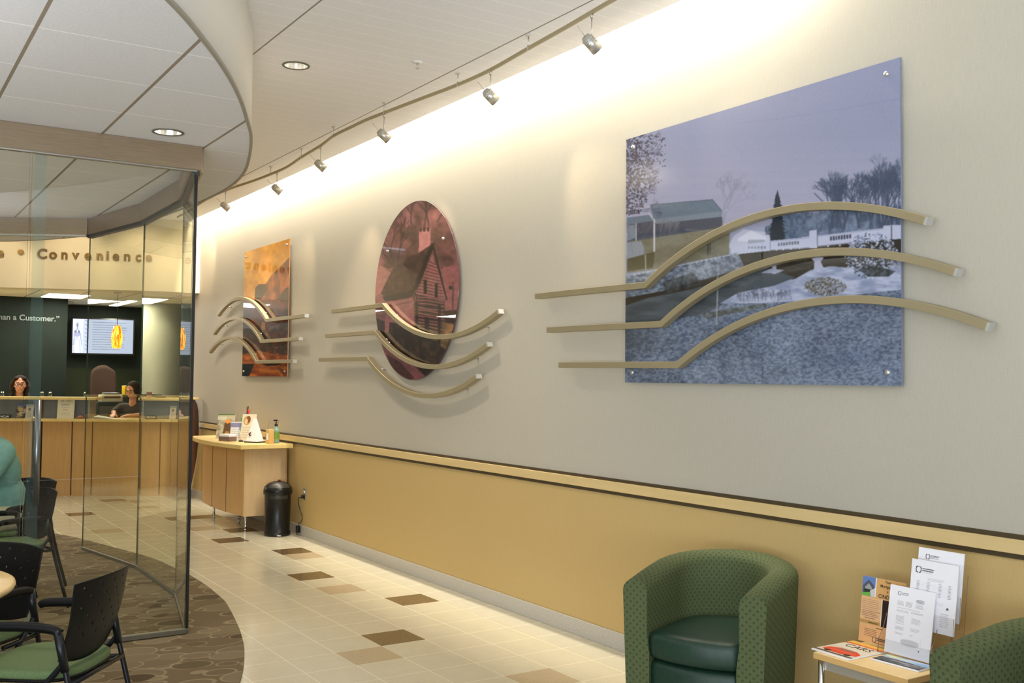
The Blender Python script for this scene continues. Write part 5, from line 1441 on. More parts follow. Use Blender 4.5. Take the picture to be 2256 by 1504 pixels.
def teller_counter():
    for (x0, x1, lab) in ((-4.8, 2.085, 'maple teller counter module left of the steel door pull'), (2.165, 3.78, 'maple teller counter module with the open station, near the end wing')):
        a = thing('teller_counter', lab, 'counter', tuple(ctr_at(x0)[0])[:2]+(0,), 0, 'curved maple teller counters')
        ctr_strip(x0+.02, x1-.02, 0, -.45, 0, 1.008).build('body', M['maple'], a, True)
        ctr_strip(x0, x1, .10, -.50, 1.0085, 1.045).build('worktop', M['maple_top'], a, True, bevel=.003)
        if x0 < 0:
            ctr_strip(x0, 2.05, -.055, -.075, 1.0455, 1.299, 20).build('privacy_panel', M['grey_panel'], a, True)
            ctr_strip(x0, 2.0865, .035, -.26, 1.30, 1.337, 20).build('upper_ledge', M['maple_top'], a, True, bevel=.003)
            seams = (.2, .8, 1.4)
        else:
            ctr_strip(2.18, 2.70, -.055, -.075, 1.0455, 1.299).build('privacy_panel', M['grey_panel'], a, True)
            ctr_strip(2.087, 2.80, .035, -.26, 1.30, 1.337).build('upper_ledge', M['maple_top'], a, True, bevel=.003)
            ctr_strip(3.345, 3.79, -.055, -.075, 1.0455, 1.299).build('privacy_panel', M['grey_panel'], a, True)
            ctr_strip(3.30, 3.83, .035, -.26, 1.30, 1.337).build('upper_ledge', M['maple_top'], a, True, bevel=.003)
            ctr_strip(3.335, 3.350, -.03, -.30, 1.0455, 1.299, 2).build('end_post', M['silver'], a, True)
            ctr_strip(2.70, 2.715, -.03, -.30, 1.0455, 1.299, 2).build('end_post', M['silver'], a, True)
            seams = (2.53, 2.765, 3.335, 3.56)
        for x in seams:
            ctr_strip(x-.006, x+.006, .004, .0005, .01, 1.005, 1).build('panel_seam', M['brown_lam'], a, True)
    s = thing('counter_filler', 'dark brown filler post in the gap between the counter modules', 'counter post', tuple(ctr_at(2.12)[0])[:2]+(0,))
    ctr_strip(2.0855, 2.1645, -.02, -.20, 0, 1.2985, 2).build('post', M['brown_lam'], s, True)
    # bowed end wing
    w = thing('counter_wing', 'dark brown bowed end wing with chrome edge between counter and wall', 'counter wing', (3.80, 13.72, 0))
    zs = [0, .15, .35, .55, .80, 1.0, 1.17, 1.26, 1.325]; xs = [3.80, 3.838, 3.878, 3.910, 3.930, 3.931, 3.920, 3.902, 3.868]
    def wing(x0f, x1f, y0, y1, m, name):
        mb = MB(); n = len(zs)
        vs = [(x0f(i), y0, zs[i]) for i in range(n)]+[(x1f(i), y0, zs[i]) for i in range(n)]
        vs += [(x, y1, z) for x, _, z in vs]
        k = 2*n
        for i in range(n-1):
            mb_f = [(i, n+i, n+i+1, i+1), (k+i, k+i+1, k+n+i+1, k+n+i), (n+i, k+n+i, k+n+i+1, n+i+1), (i, i+1, k+i+1, k+i)]
            mb.add(vs, mb_f)
        mb.add(vs, [(0, k, k+n, n), (n-1, n+n-1, k+n+n-1, k+n-1)])
        return mb.build(name, m, w, True)
    wing(lambda i: 3.66, lambda i: xs[i]-.018, 13.70, 13.74, M['brown_lam'], 'panel')
    wing(lambda i: xs[i]-.0178, lambda i: xs[i], 13.695, 13.745, M['chrome'], 'chrome_edge')
    MB().box((3.66, 13.66, 1.3255), (3.90, 13.78, 1.352)).build('cap', M['maple_top'], w, True, bevel=.003)
teller_counter()

PAPER2 = print_material('counter print', .5, spec=.3)
def card(name, label, cat, x, off, z, w, h, paint, pw, ph, lean=.04, group=None, nu=60, nv=80, edge=None):
    loc, rz = put(x, off, z)
    r = thing(name, label, cat, loc, rz, group)
    U = Vector((w, 0, 0)); V = Vector((0, lean, math.sqrt(h*h-lean*lean))); o0 = Vector((-w/2, 0, .0005)); nn = Vector((0, -V.z, lean)).normalized()
    q = [o0, o0+U, o0+U+V, o0+V]; vs = q+[p-nn*.006 for p in q]
    MB().add(vs, [(0, 1, 2, 3), (7, 6, 5, 4), (0, 4, 5, 1), (1, 5, 6, 2), (2, 6, 7, 3), (3, 7, 4, 0)]).build('card', edge or M['white'], r)
    MB().add([o0+U*.5+V*.8-nn*.007+Vector((s*.012, 0, 0)) for s in (-1, 1)]+[Vector((s*.014, lean+.075, .0005)) for s in (1, -1)]+[o0+U*.5+V*.8-nn*.010+Vector((s*.012, 0, 0)) for s in (-1, 1)]+[Vector((s*.014, lean+.079, .0005)) for s in (1, -1)], [(0, 1, 2, 3), (7, 6, 5, 4), (0, 4, 5, 1), (1, 5, 6, 2), (2, 6, 7, 3), (3, 7, 4, 0)]).build('strut', M['acrylic_edge'], r)
    print_mesh('print', paint, tuple(o0+nn*.0006), U, V, nu, nv, lambda u, v: (u*pw, (1-v)*ph), PAPER2, r)
    return r

def counter_items():
    z = 1.0455
    card('notice', 'white printed notice standing on the counter right of the door pull', 'notice', 2.452, .02, z, .225, .285, paint_sheet('d'), 216, 279, .03)
    def pb(kind):
        p = Paint(0, 0, 100, 150, .8, (96, 96, 96))
        if kind == 0:
            p.rect(0, 0, 100, 40, (86, 100, 134)); p.noise([(0, 30), (100, 30), (100, 150), (0, 150)], ((50, 46, 42), (170, 158, 128)), 40, 34, .95, 4); p.dot(36, 62, 24, 20, (176, 150, 110)); p.line([(10, 110), (40, 90), (70, 96)], 8, (190, 186, 172))
        else:
            p.a[:] = (188, 174, 156); p.rect(0, 0, 100, 26, (150, 150, 140)); p.dot(50, 52, 18, 16, (120, 100, 84)); p.text_lines(12, 90, 76, 5, 10, 3, (130, 118, 104), .7, 0, 3)
        return p
    card('brochure', 'photo brochure with blue heading on the counter left of the door pull', 'brochure', 1.945, .03, z, .145, .205, pb(0), 100, 150, .05, edge=M['black'])
    card('brochure', 'pale brochure just beside the steel door pull on the counter', 'brochure', 2.035, .045, z, .10, .195, pb(1), 100, 150, .05)
    card('brochure', 'pale brochure at the counter end near the brown wing', 'brochure', 3.70, .02, z, .085, .19, pb(1), 100, 150, .05)
    def plaque(x, label):
        loc, rz = put(x, .03, z)
        r = thing('counter_plaque', label, 'plaque', loc, rz, 'black insurance plaques')
        MB().rbox((-.075, -.012, .0002), (.075, .012, .052), .002, 2).build('plaque', M['black'], r)
        c = bpy.data.curves.new('t', 'FONT'); c.body = 'NCUA'; c.size = .038; c.align_x = 'CENTER'; c.extrude = .0004; c.offset = .0006
        o = bpy.data.objects.new('t', c); COL.objects.link(o)
        me = bpy.data.meshes.new_from_object(o.evaluated_get(bpy.context.evaluated_depsgraph_get())); bpy.data.objects.remove(o)
        o = bpy.data.objects.new('lettering', me); COL.objects.link(o); me.materials.clear(); me.materials.append(M['white']); o.parent = r
        o.rotation_euler = (PI/2, 0, 0); o.location = (0, -.0128, .013)
    plaque(1.755, 'black lettered plaque on the counter below the first teller')
    plaque(3.455, 'black lettered plaque on the counter at the second teller station')
    loc, rz = put(2.625, .02, z)
    t = thing('candy_dish', 'small dish of orange sweets beside the white notice', 'dish', loc, rz)
    MB().lathe([(.0001, .001), (.03, .001), (.055, .03), (.052, .031), (.028, .006), (.0001, .006)], 24).build('dish', M['clear_glass'], t, merge=False)
    om = mat('orange sweets', srgb(206, 112, 70), .4)
    m = MB()
    for k in range(14):
        a = k*2.4; rr = .032*math.sqrt(k/14)
        m.lathe([(.0001, -.011), (.009, -.006), (.0115, 0), (.009, .006), (.0001, .011)], 10, (rr*math.cos(a), rr*math.sin(a), .02+.012*(1-rr/.032)))
    s = m.build('sweets', om, None, merge=False); s.location = (loc[0], loc[1], loc[2]+.003); tag(s, 'small orange sweets heaped in the counter dish', 'sweets', kind='stuff')
    # little glass jars on the upper ledge
    for x, lab in ((1.70, 'tiny glass jar on the ledge in front of the first teller'), (2.16, 'tiny glass jar on the ledge above the filler post'), (2.255, 'small glass jar with lid on the ledge near the notice'), (2.66, 'tiny glass jar at the ledge end by the open station')):
        loc, rz = put(x, -.03, 1.3375)
        t = thing('glass_jar', lab, 'jar', loc, rz, 'glass jars on the upper ledge')
        MB().lathe([(.0001, .001), (.024, .001), (.026, .01), (.026, .045), (.020, .055), (.018, .055), (.023, .044), (.022, .012), (.0001, .006)], 20).build('jar', M['clear_glass'], t, merge=False)
        MB().lathe([(.0001, .066), (.018, .064), (.021, .0555), (.0001, .0555)], 20).build('lid', M['chrome'], t, merge=False)
    # papers and keyboard at the open station
    loc, rz = put(2.90, -.05, z)
    t = thing('paper_stack', 'sloping stack of papers at the open teller station', 'papers', loc, rz)
    MB().add([(-.13, -.10, .0003), (.13, -.10, .0003), (.13, .10, .0003), (-.13, .10, .0003), (-.13, -.10, .03), (.05, -.10, .012), (.05, .10, .012), (-.13, .10, .045)], [(3, 2, 1, 0), (4, 5, 6, 7), (0, 1, 5, 4), (1, 2, 6, 5), (2, 3, 7, 6), (3, 0, 4, 7)]).build('papers', M['cream_grey'], t)
    # printer on a stand
    c = thing('printer_stand', 'dark cabinet carrying the beige printer behind the counter', 'cabinet', (3.13, 15.45, 0))
    MB().rbox((-.2, -.2, 0), (.2, .2, 1.255), .006, 2).build('body', M['green_wall'], c)
    MB().rbox((-.18, -.212, .3), (.18, -.2005, 1.2), .003, 2).build('door', M['steel_dark'], c)
    c = thing('printer', 'beige receipt printer on the dark cabinet behind the counter', 'printer', (3.13, 15.42, 1.2555))
    MB().rbox((-.145, -.13, 0), (.145, .13, .105), .012, 3).build('housing', M['cream_grey'], c)
    MB().box((-.11, -.1325, .055), (.11, -.1305, .085)).build('slot', M['rust'], c)
    MB().rbox((-.10, -.09, .1055), (.11, .10, .135), .006, 2).build('paper_tray', M['grey_panel'], c)
    f = thing('filing_cabinet', 'dark low filing cabinet behind the second teller', 'cabinet', (3.62, 15.85, 0))
    MB().rbox((-.30, -.18, 0), (.30, .18, 1.355), .006, 2).build('body', M['olive_wall'], f)
    for k in range(3): MB().rbox((-.28, -.192, .06+.43*k), (.28, -.1805, .46+.43*k), .003, 2).build('drawer', M['green_wall'], f)
    b = thing('yellow_binder', 'yellow binder standing on the cabinet behind the second teller', 'binder', (3.42, 15.8, 1.3555))
    MB().rbox((-.035, -.10, 0), (.035, .10, .13), .004, 2).build('cover', M['yellow'], b)
    MB().box((-.028, -.095, .1302), (.028, .095, .131)).build('pages', M['white'], b)
    r = thing('task_chair', 'high-backed rust office chair behind the teller counter', 'chair', (3.29, 16.75, 0))
    m = MB(); P = []
    for i in range(13):
        u = -1+2*i/12; row = []
        for j in range(11):
            v = j/10; hw = .10+.085*math.sin(PI*(.25+.6*(1-v)))
            row.append((u*hw, -.04*u*u+.05*v, 1.12+.68*v-.10*u*u*v))
        P.append(row)
    o = MB().grid(P).build('backrest', M['rust'], r); md = o.modifiers.new('t', 'SOLIDIFY'); md.thickness = .05
    MB().rbox((-.24, -.46, .98), (.24, -.02, 1.06), .03, 3).build('seat', M['rust'], r)
    MB().cyl((0, .03, 1.0), (0, .04, 1.2), .02, n=10).cyl((0, -.22, .1), (0, -.22, .98), .03, n=14).build('post', M['black_metal'], r)
    m = MB()
    for k in range(5): a = k*2*PI/5; m.cyl((0, -.22, .1), (.3*math.cos(a), -.22+.3*math.sin(a), .03), .022, .016, 10)
    m.build('star_base', M['black_metal'], r)
    loc, rz = put(3.53, -.10, 1.3375)
    t = thing('desk_tray', 'dark flat tray on the ledge beyond the second teller', 'tray', loc, rz)
    MB().rbox((-.06, -.05, .0), (.06, .05, .022), .004, 2).build('tray', M['black_plastic'], t)
    MB().box((-.05, -.04, .0222), (.05, .04, .027)).build('papers', M['grey_panel'], t)
    loc, rz = put(3.39, -.12, 1.3375)
    t = thing('tissue_box', 'small pinkish box at the ledge corner behind the second teller', 'box', loc, rz)
    MB().rbox((-.03, -.03, .0), (.03, .03, .075), .004, 2).build('box', mat('dusty pink card', srgb(150, 104, 90), .6), t)
    MB().lathe([(.0001, .0752), (.016, .0752), (.011, .092), (.0001, .10)], 10).build('tissue', M['white'], t, merge=False)
counter_items()

def teller_room():
    # pendant
    t = thing('pendant_lamp', 'glowing amber striped pendant lamp before the screen', 'pendant lamp', (3.083, 14.86, ZT))
    MB().cyl((0, 0, -.0005), (0, 0, -.02), .05, n=20).build('canopy', M['silver'], t)
    MB().cyl((0, 0, -.02), (0, 0, -.47), .004, n=8).build('cord', M['black'], t)
    MB().lathe([(.030, -.468), (.045, -.475), (.060, -.53), (.073, -.60), (.076, -.66), (.068, -.73), (.052, -.785), (.047, -.785), (.064, -.728), (.071, -.66), (.068, -.60), (.055, -.53), (.040, -.48), (.0301, -.472)], 36).build('lamp_shade', M['amber'], t, merge=False)
    # screen
    t = thing('wall_screen', 'bright wall screen showing text lines in the teller hall', 'screen', (3.47, 17.78, 2.0), -.17)
    w, h = .93, .56
    MB().rbox((-w/2-.025, -.03, -.025), (w/2+.025, .03, h+.025), .006, 2).build('bezel', M['black'], t)
    print_mesh('display', paint_tv(), (-w/2, -.0306, 0), (w, 0, 0), (0, 0, h), 150, 95, lambda u, v: (u*128, (1-v)*78), print_material('screen image', .2, 1.7), t)
    MB().box((-.1, .0302, .2), (.1, .15, .36)).build('wall_bracket', M['black_metal'], t)
    # troffers, vent
    def troffer(x0, x1, y0, y1, lab):
        t = thing('ceiling_troffer', lab, 'ceiling light', ((x0+x1)/2, (y0+y1)/2, ZT), 0, 'fluorescent troffers over the tellers')
        a, b = (x1-x0)/2, (y1-y0)/2
        MB().box((-a, -b, -.012), (a, -b+.012, -.0005)).box((-a, b-.012, -.012), (a, b, -.0005)).box((-a, -b+.012, -.012), (-a+.012, b-.012, -.0005)).box((a-.012, -b+.012, -.012), (a, b-.012, -.0005)).build('frame', M['paint'], t)
        MB().box((-a+.013, -b+.013, -.020), (a-.013, b-.013, -.002)).build('diffuser', M['emit_white'], t)
        L = bpy.data.lights.new('troffer_lamp', 'AREA'); L.shape = 'RECTANGLE'; L.size = 2*a-.03; L.size_y = 2*b-.03; L.energy = 48; L.color = (1, .95, .84)
        o = bpy.data.objects.new('troffer_lamp', L); COL.objects.link(o); o.location = ((x0+x1)/2, (y0+y1)/2, ZT-.024)
    troffer(2.295, 2.86, 15.56, 16.34, 'broad lit troffer left in the teller hall ceiling')
    troffer(3.50, 3.66, 16.2, 17.6, 'narrow lit troffer above the wall screen')
    t = thing('ceiling_vent', 'dark slotted air vent behind the broad troffer', 'vent', (2.69, 17.2, ZT))
    MB().box((-.24, -.06, -.01), (.24, .06, -.0005)).build('frame', M['ceil_tel'], t)
    m = MB()
    for k in range(3): m.box((-.22, -.045+.032*k, -.0125), (.22, -.022+.032*k, -.0101))
    m.build('slots', M['black'], t)
teller_room()

# ------------------------------------------------------------------ raised letters
def lettering():
    def mesh_of(ch, size, ext, off=.0):
        c = bpy.data.curves.new('t', 'FONT'); c.body = ch; c.size = size; c.align_x = 'CENTER'; c.extrude = ext; c.offset = off; c.bevel_depth = .0
        o = bpy.data.objects.new('t', c); COL.objects.link(o)
        me = bpy.data.meshes.new_from_object(o.evaluated_get(bpy.context.evaluated_depsgraph_get())); bpy.data.objects.remove(o)
        return me
    bk = [(4.2, 14.0), (3.957, 14.0), (3.6, 14.0), (3.27, 14.06), (2.9, 14.19), (2.5, 14.37), (2.05, 14.57), (1.59, 14.75), (1.1, 14.89), (.5, 15.0)]
    bk = [(p.x, p.y) for p in smooth_curve([(x, y, 0) for x, y in bk], 6)]
    def on(x):
        for (x1, y1), (x0, y0) in zip(bk[:-1], bk[1:]):
            if x0 <= x <= x1:
                f = (x-x0)/(x1-x0); return y0+(y1-y0)*f, math.atan2(y1-y0, x1-x0)
        return 14.0, 0
    r = thing('wall_lettering', 'gold raised word Convenience with bullet on the curved bulkhead', 'lettering', (2.6, 14.3, 3.165))
    items = [('e', 1.585), ('\u2022', 1.815), ('C', 2.063), ('o', 2.188), ('n', 2.317), ('v', 2.442), ('e', 2.584), ('n', 2.720), ('i', 2.812), ('e', 2.909), ('n', 3.042), ('c', 3.174), ('e', 3.297)]
    for ch, x in items:
        me = mesh_of(ch, .178 if ch != '\u2022' else .26, .010, .0042)
        me.materials.clear(); me.materials.append(M['gold'])
        o = bpy.data.objects.new('bullet' if ch == '\u2022' else 'letter', me); COL.objects.link(o)
        o.parent = r
        y, a = on(x)
        zz = 3.172 if ch != '\u2022' else 3.155
        Rm = Matrix.Rotation(a, 4, 'Z') @ Matrix.Rotation(PI/2, 4, 'X')
        o.matrix_local = Matrix.Translation(Vector((x, y, zz))-r.location+Matrix.Rotation(a, 3, 'Z') @ Vector((0, -.018, 0))) @ Rm
    r = thing('wall_slogan', 'silver slogan line on the dark green teller wall', 'lettering', (1.9, 16.68, 2.40))
    me = mesh_of('than a Customer.\u201d', .118, .004, .002); me.materials.clear(); me.materials.append(M['grey_letter'])
    xs = [v.co.x for v in me.vertices]; w = max(xs)-min(xs)
    sc = .88/w
    o = bpy.data.objects.new('lettering', me); COL.objects.link(o); o.parent = r
    o.rotation_euler = (PI/2, 0, 0); o.location = (2.185-1.9, .014, .05); o.scale = (sc, 1, 1)
lettering()

# ------------------------------------------------------------------ people
def blob(name, shapes, m, parent, voxel=.011, smooth=8, fac=.5):
    mb = MB()
    for s in shapes:
        if s[0] == 'c':
            _, p, q, r0, r1 = s; p, q = Vector(p), Vector(q); d = (q-p); L = d.length; d.normalize()
            pts, rs = [], []
            for k in range(5): a = PI/2*k/4*.98+.02; pts.append(p-d*r0*math.cos(a)); rs.append(r0*math.sin(a))
            for k in range(1, 5): a = PI/2*(1-k/4*.98); pts.append(q+d*r1*math.cos(a)); rs.append(r1*math.sin(a))
            mb.tube(pts, rs, 14)
        else:
            _, c, rad, rot = s
            Mx = Matrix.Translation(Vector(c)) @ (rot.to_4x4() if rot else Matrix.Identity(4)) @ Matrix.Diagonal((*rad, 1))
            prof = [(max(.0001, math.sin(PI*k/12)), -math.cos(PI*k/12)) for k in range(13)]
            mb.lathe(prof, 20, M=Mx)
    o = mb.build(name, m, None)
    md = o.modifiers.new('r', 'REMESH'); md.mode = 'VOXEL'; md.voxel_size = voxel; md.use_smooth_shade = True
    if smooth: md = o.modifiers.new('s', 'SMOOTH'); md.iterations = smooth; md.factor = fac
    dg = bpy.context.evaluated_depsgraph_get()
    me = bpy.data.meshes.new_from_object(o.evaluated_get(dg)); me.name = name
    old = o.data; o.modifiers.clear(); o.data = me; bpy.data.meshes.remove(old)
    me.materials.clear(); me.materials.append(m)
    me.polygons.foreach_set('use_smooth', [True]*len(me.polygons))
    if parent: o.parent = parent; o.matrix_parent_inverse = Matrix.Translation(-Vector(parent.location))
    return o

def head_shapes(c, F, up=Vector((0, 0, 1)), s=1.0):
    F = F.normalized(); Lf = up.cross(F).normalized(); U = F.cross(Lf).normalized()
    R = Matrix((Lf, -F, U)).transposed()        # local x = left, y = back, z = up
    P = lambda l, f, u: c+(Lf*l+F*f+U*u)*s
    sh = [('e', P(0, -.012, .028), (.076*s, .094*s, .090*s), R), ('e', P(0, .022, -.045), (.060*s, .066*s, .072*s), R),
          ('e', P(0, .052, -.098), (.026*s, .024*s, .022*s), R), ('c', P(0, .088, .012), P(0, .106, -.026), .009*s, .014*s),
          ('e', P(0, .080, .030), (.052*s, .018*s, .012*s), R), ('e', P(.04, .062, -.02), (.026*s, .024*s, .024*s), R), ('e', P(-.04, .062, -.02), (.026*s, .024*s, .024*s), R),
          ('e', P(0, .084, -.060), (.026*s, .012*s, .013*s), R),
          ('e', P(.078, -.012, -.012), (.010*s, .020*s, .032*s), R), ('e', P(-.078, -.012, -.012), (.010*s, .020*s, .032*s), R)]
    return sh, P, R

def face_parts(P, R, parent, s=1.0):
    for l in (.032, -.032):
        m = MB(); m.lathe([(max(.0001, .0120*s*math.sin(PI*k/10)), -.0120*s*math.cos(PI*k/10)) for k in range(11)], 14, P(l, .0655, .008))
        e = m.build('eye', M['eye'], None, merge=False)
        e.parent = parent; e.matrix_parent_inverse = Matrix.Translation(-Vector(parent.location))
        m = MB(); m.lathe([(max(.0001, .007*s*math.sin(PI*k/8)), -.007*s*math.cos(PI*k/8)) for k in range(9)], 12, P(l, .0735, .008))
        i = m.build('iris', M['iris'], None, merge=False); i.parent = e; i.matrix_parent_inverse = Matrix.Identity(4)
        b = blob('eyebrow', [('c', P(l*1.55, .080, .033), P(l*.5, .091, .036), .0045*s, .0055*s)], M['hair'], parent, .003, 2)
    blob('lips', [('c', P(.022, .087, -.062), P(0, .0955, -.060), .005*s, .0075*s), ('c', P(-.022, .087, -.062), P(0, .0955, -.060), .005*s, .0075*s)], M['lip'], parent, .003, 2)

def hand_shapes(w, d, n, side, curl=.5, s=1.0):
    """wrist w, direction d, palm-normal n (pointing out of the back of the hand)"""
    d, n = Vector(d).normalized(), Vector(n).normalized(); l = d.cross(n).normalized()*side; w = Vector(w)
    sh = [('c', w, w+d*.045, .026*s, .030*s), ('c', w+d*.035+l*.022, w+d*.085+l*.024, .017, .014), ('c', w+d*.035-l*.022, w+d*.08-l*.026, .017, .013), ('c', w+d*.03, w+d*.088, .018, .015)]
    for k, (off, ln) in enumerate(((.030, .070), (.010, .080), (-.010, .074), (-.029, .058))):
        b = w+d*.088+l*off; m = b+d*ln*.5-n*ln*.22*curl; t = m+d*ln*.38-n*ln*.55*curl
        sh += [('c', b, m, .0092, .0085), ('c', m, t, .0085, .0072)]
    b = w+d*.03+l*.026; m = b+d*.035+l*.028-n*.012; t = m+d*.032+l*.004-n*.012
    sh += [('c', b, m, .0125, .0105), ('c', m, t, .0105, .0085)]
    return sh

def person_teal():
    F = Vector((-.90, -.43, 0)).normalized(); Lf = Vector((0, 0, 1)).cross(F); O = Vector((1.062, 8.57, 0))
    P = lambda f, l, z: O+F*f+Lf*l+Vector((0, 0, z))
    r = thing('person', 'seated person in teal polo shirt and khaki trousers behind the glass', 'person', tuple(P(.05, 0, .0102)))
    R = Matrix((Lf, -F, Vector((0, 0, 1)))).transposed()
    tilt = R @ Matrix.Rotation(math.radians(16), 3, 'X')
    up = Vector((0, 0, 1))
    hc = P(.275, 0, 1.36)
    hs, HP, HR = head_shapes(hc, F+Vector((0, 0, -.12)))
    body = list(hs)
    body += [('c', P(.20, 0, 1.15), P(.255, 0, 1.29), .058, .054)]
    torso = [('e', P(.045, 0, .60), (.178, .128, .13), R), ('e', P(.075, 0, .74), (.168, .118, .17), tilt), ('e', P(.13, 0, .93), (.188, .122, .19), tilt), ('e', P(.165, 0, 1.06), (.190, .095, .10), tilt),
             ('c', P(.185, .15, 1.075), P(.185, -.15, 1.075), .064, .064)]
    body += torso
    arms = []; sleeves = []; hands = []
    for s in (1, -1):
        sh, el, wr = P(.19, .190*s, 1.055), P(.36, .225*s, .85), P(.60, .12*s, .81)
        arms += [('c', sh, el, .052, .042), ('c', el, wr, .042, .028)]
        hands += hand_shapes(wr, (wr-el), (0, 0, 1), -s, .6)
        sleeves += [('c', sh, sh.lerp(el, .72), .068, .060)]
    legs = []
    for s in (1, -1):
        hp, kn, an = P(.04, .095*s, .575), P(.47, .13*s, .535), P(.44, .13*s, .10)
        legs += [('c', hp, kn, .092, .064), ('c', kn, an, .060, .044)]
    bodyl = [('c', a[1], a[2], a[3]*.86, a[4]*.86) for a in legs]
    feet = []
    for s in (1, -1):
        feet += [('c', P(.43, .13*s, .065), P(.60, .14*s, .052), .040, .036)]
    blob('body', body+arms+hands+bodyl, M['skin'], r, .0085, 6)
    g = lambda sh, k: [(x[0], x[1], tuple(v+k for v in x[2]), x[3]) if x[0] == 'e' else ('c', x[1], x[2], x[3]+k, x[4]+k) for x in sh]
    blob('shirt', g(torso, .012)+sleeves+[('c', P(.195, 0, 1.145), P(.205, 0, 1.165), .072, .066)], M['teal_shirt'], r, .010, 8)
    hips = [('e', P(.05, 0, .56), (.186, .142, .095), R)]
    blob('trousers', g(legs, .012)+g(hips, .004), M['khaki'], r, .011, 8)
    for s in (0, 1): blob('shoe', g(feet[s:s+1], .012), M['black_plastic'], r, .008, 4)
    b = MB(); b.lathe([(.1935, .0), (.1935, .035)], 40, M=Matrix.Translation(P(.052, 0, .605)) @ R.to_4x4() @ Matrix.Diagonal((1.0, .80, 1, 1)))
    o = b.build('belt', M['black_plastic'], None, merge=False); o.parent = r; o.matrix_parent_inverse = Matrix.Translation(-Vector(r.location))
    m = MB(); m.rbox((-.04, -.014, -.03), (.04, .014, .03), .006, 2, 0, Matrix.Translation(P(.02, .203, .60)) @ R.to_4x4() @ Matrix.Rotation(.0, 4, 'Z') @ Matrix.Rotation(PI/2, 4, 'Z'))
    o = m.build('belt_pouch', M['white'], None); o.parent = r; o.matrix_parent_inverse = Matrix.Translation(-Vector(r.location))
    blob('hair', [('e', HP(0, -.03, .045), (.082, .096, .086), HR), ('e', HP(0, -.07, -.02), (.068, .050, .07), HR)], M['hair'], r, .008, 5)
    face_parts(HP, HR, r)
person_teal()

def teller_woman():
    F = Vector((-.10, -.99, -.05)).normalized(); c = Vector((1.99, 15.80, 1.495))
    r = thing('person', 'teller with long dark hair and navy top behind the counter', 'person', (1.99, 15.86, 0))
    hs, HP, HR = head_shapes(c, F, s=1.0)
    O = Vector((1.99, 15.86, 0)); P = lambda l, f, z: O+Vector((-l, -f, z))
    R = Matrix.Identity(3)
    torso = [('e', P(0, 0, .80), (.16, .11, .16), R), ('e', P(0, 0, 1.0), (.15, .105, .18), R), ('e', P(0, .01, 1.16), (.165, .10, .13), R), ('c', P(.13, .0, 1.255), P(-.13, .0, 1.255), .050, .050)]
    neck = [('c', P(0, .0, 1.27), P(0, .03, 1.41), .050, .048)]
    arms = []; hands = []
    for s in (1, -1):
        sh, el, wr = P(.165*s, 0, 1.23), P(.215*s, .06, .97), P(.12*s, .26, 1.06)
        arms += [('c', sh, el, .045, .036), ('c', el, wr, .036, .025)]; hands += hand_shapes(wr, wr-el, (0, 0, 1), s, .5)
    legs = []
    for s in (1, -1):
        hp, kn, an = P(.09*s, 0, .70), P(.10*s, .27, .58), P(.10*s, .20, .16)
        legs += [('c', hp, kn, .085, .058), ('c', kn, an, .056, .04), ('c', an, an+Vector((0, -.14, -.05)), .036, .03)]
    blob('body', hs+torso+neck+arms+hands+legs, M['skin'], r, .010, 5)
    g = lambda sh, k: [(x[0], x[1], tuple(v+k for v in x[2]), x[3]) if x[0] == 'e' else ('c', x[1], x[2], x[3]+k, x[4]+k) for x in sh]
    blob('blouse', g(torso, .012)+[('c', a[1], a[1].lerp(a[2], .9), a[3]+.014, a[4]+.014) for a in (arms[0], arms[2])], M['navy'], r, .012, 6)
    blob('trousers', g(legs, .01)+[('e', P(0, .02, .70), (.17, .12, .10), R)], M['black_plastic'], r, .014, 5)
    hair = [('e', HP(0, -.035, .045), (.092, .098, .092), HR)]
    RR = random.Random(4)
    for s in (1, -1):
        for k in range(7):
            hair.append(('e', HP(s*(.080+.018*math.sin(k)+.006*k), -.02+RR.uniform(-.02, .02), .045-.036*k), (.032, .040, .036), HR))
    for k in range(5): hair.append(('e', HP(RR.uniform(-.05, .05), -.085, .02-.045*k), (.07, .035, .045), HR))
    hair.append(('e', HP(.05, .030, .085), (.040, .036, .030), HR)); hair.append(('e', HP(-.05, .030, .085), (.040, .036, .030), HR))
    blob('hair', hair, M['hair'], r, .009, 3)
    m = MB()
    for l in (.033, -.033):
        pts = [HP(l+.024*math.cos(a), .098, .004+.016*math.sin(a)) for a in [2*PI*k/20 for k in range(21)]]
        m.tube(pts, .0022, 6)
    m.tube([HP(.009, .099, .008), HP(-.009, .099, .008)], .002, 6)
    for s in (1, -1): m.tube([HP(s*.057, .096, .006), HP(s*.080, -.01, .004)], .002, 6)
    o = m.build('glasses', M['black'], None); o.parent = r; o.matrix_parent_inverse = Matrix.Translation(-Vector(r.location))
    face_parts(HP, HR, r)
    s = thing('stool', 'tall dark stool under the teller in navy', 'stool', (1.99, 15.9, 0))
    MB().lathe([(.0001, .585), (.18, .585), (.19, .60), (.18, .615), (.0001, .615)], 28).build('seat', M['black_plastic'], s, merge=False)
    MB().cyl((0, 0, .03), (0, 0, .585), .025, n=12).build('post', M['black_metal'], s)
    MB().lathe([(.0001, .0), (.20, .0), (.19, .02), (.03, .035), (.0001, .035)], 28).build('foot_plate', M['black_metal'], s, merge=False)
teller_woman()

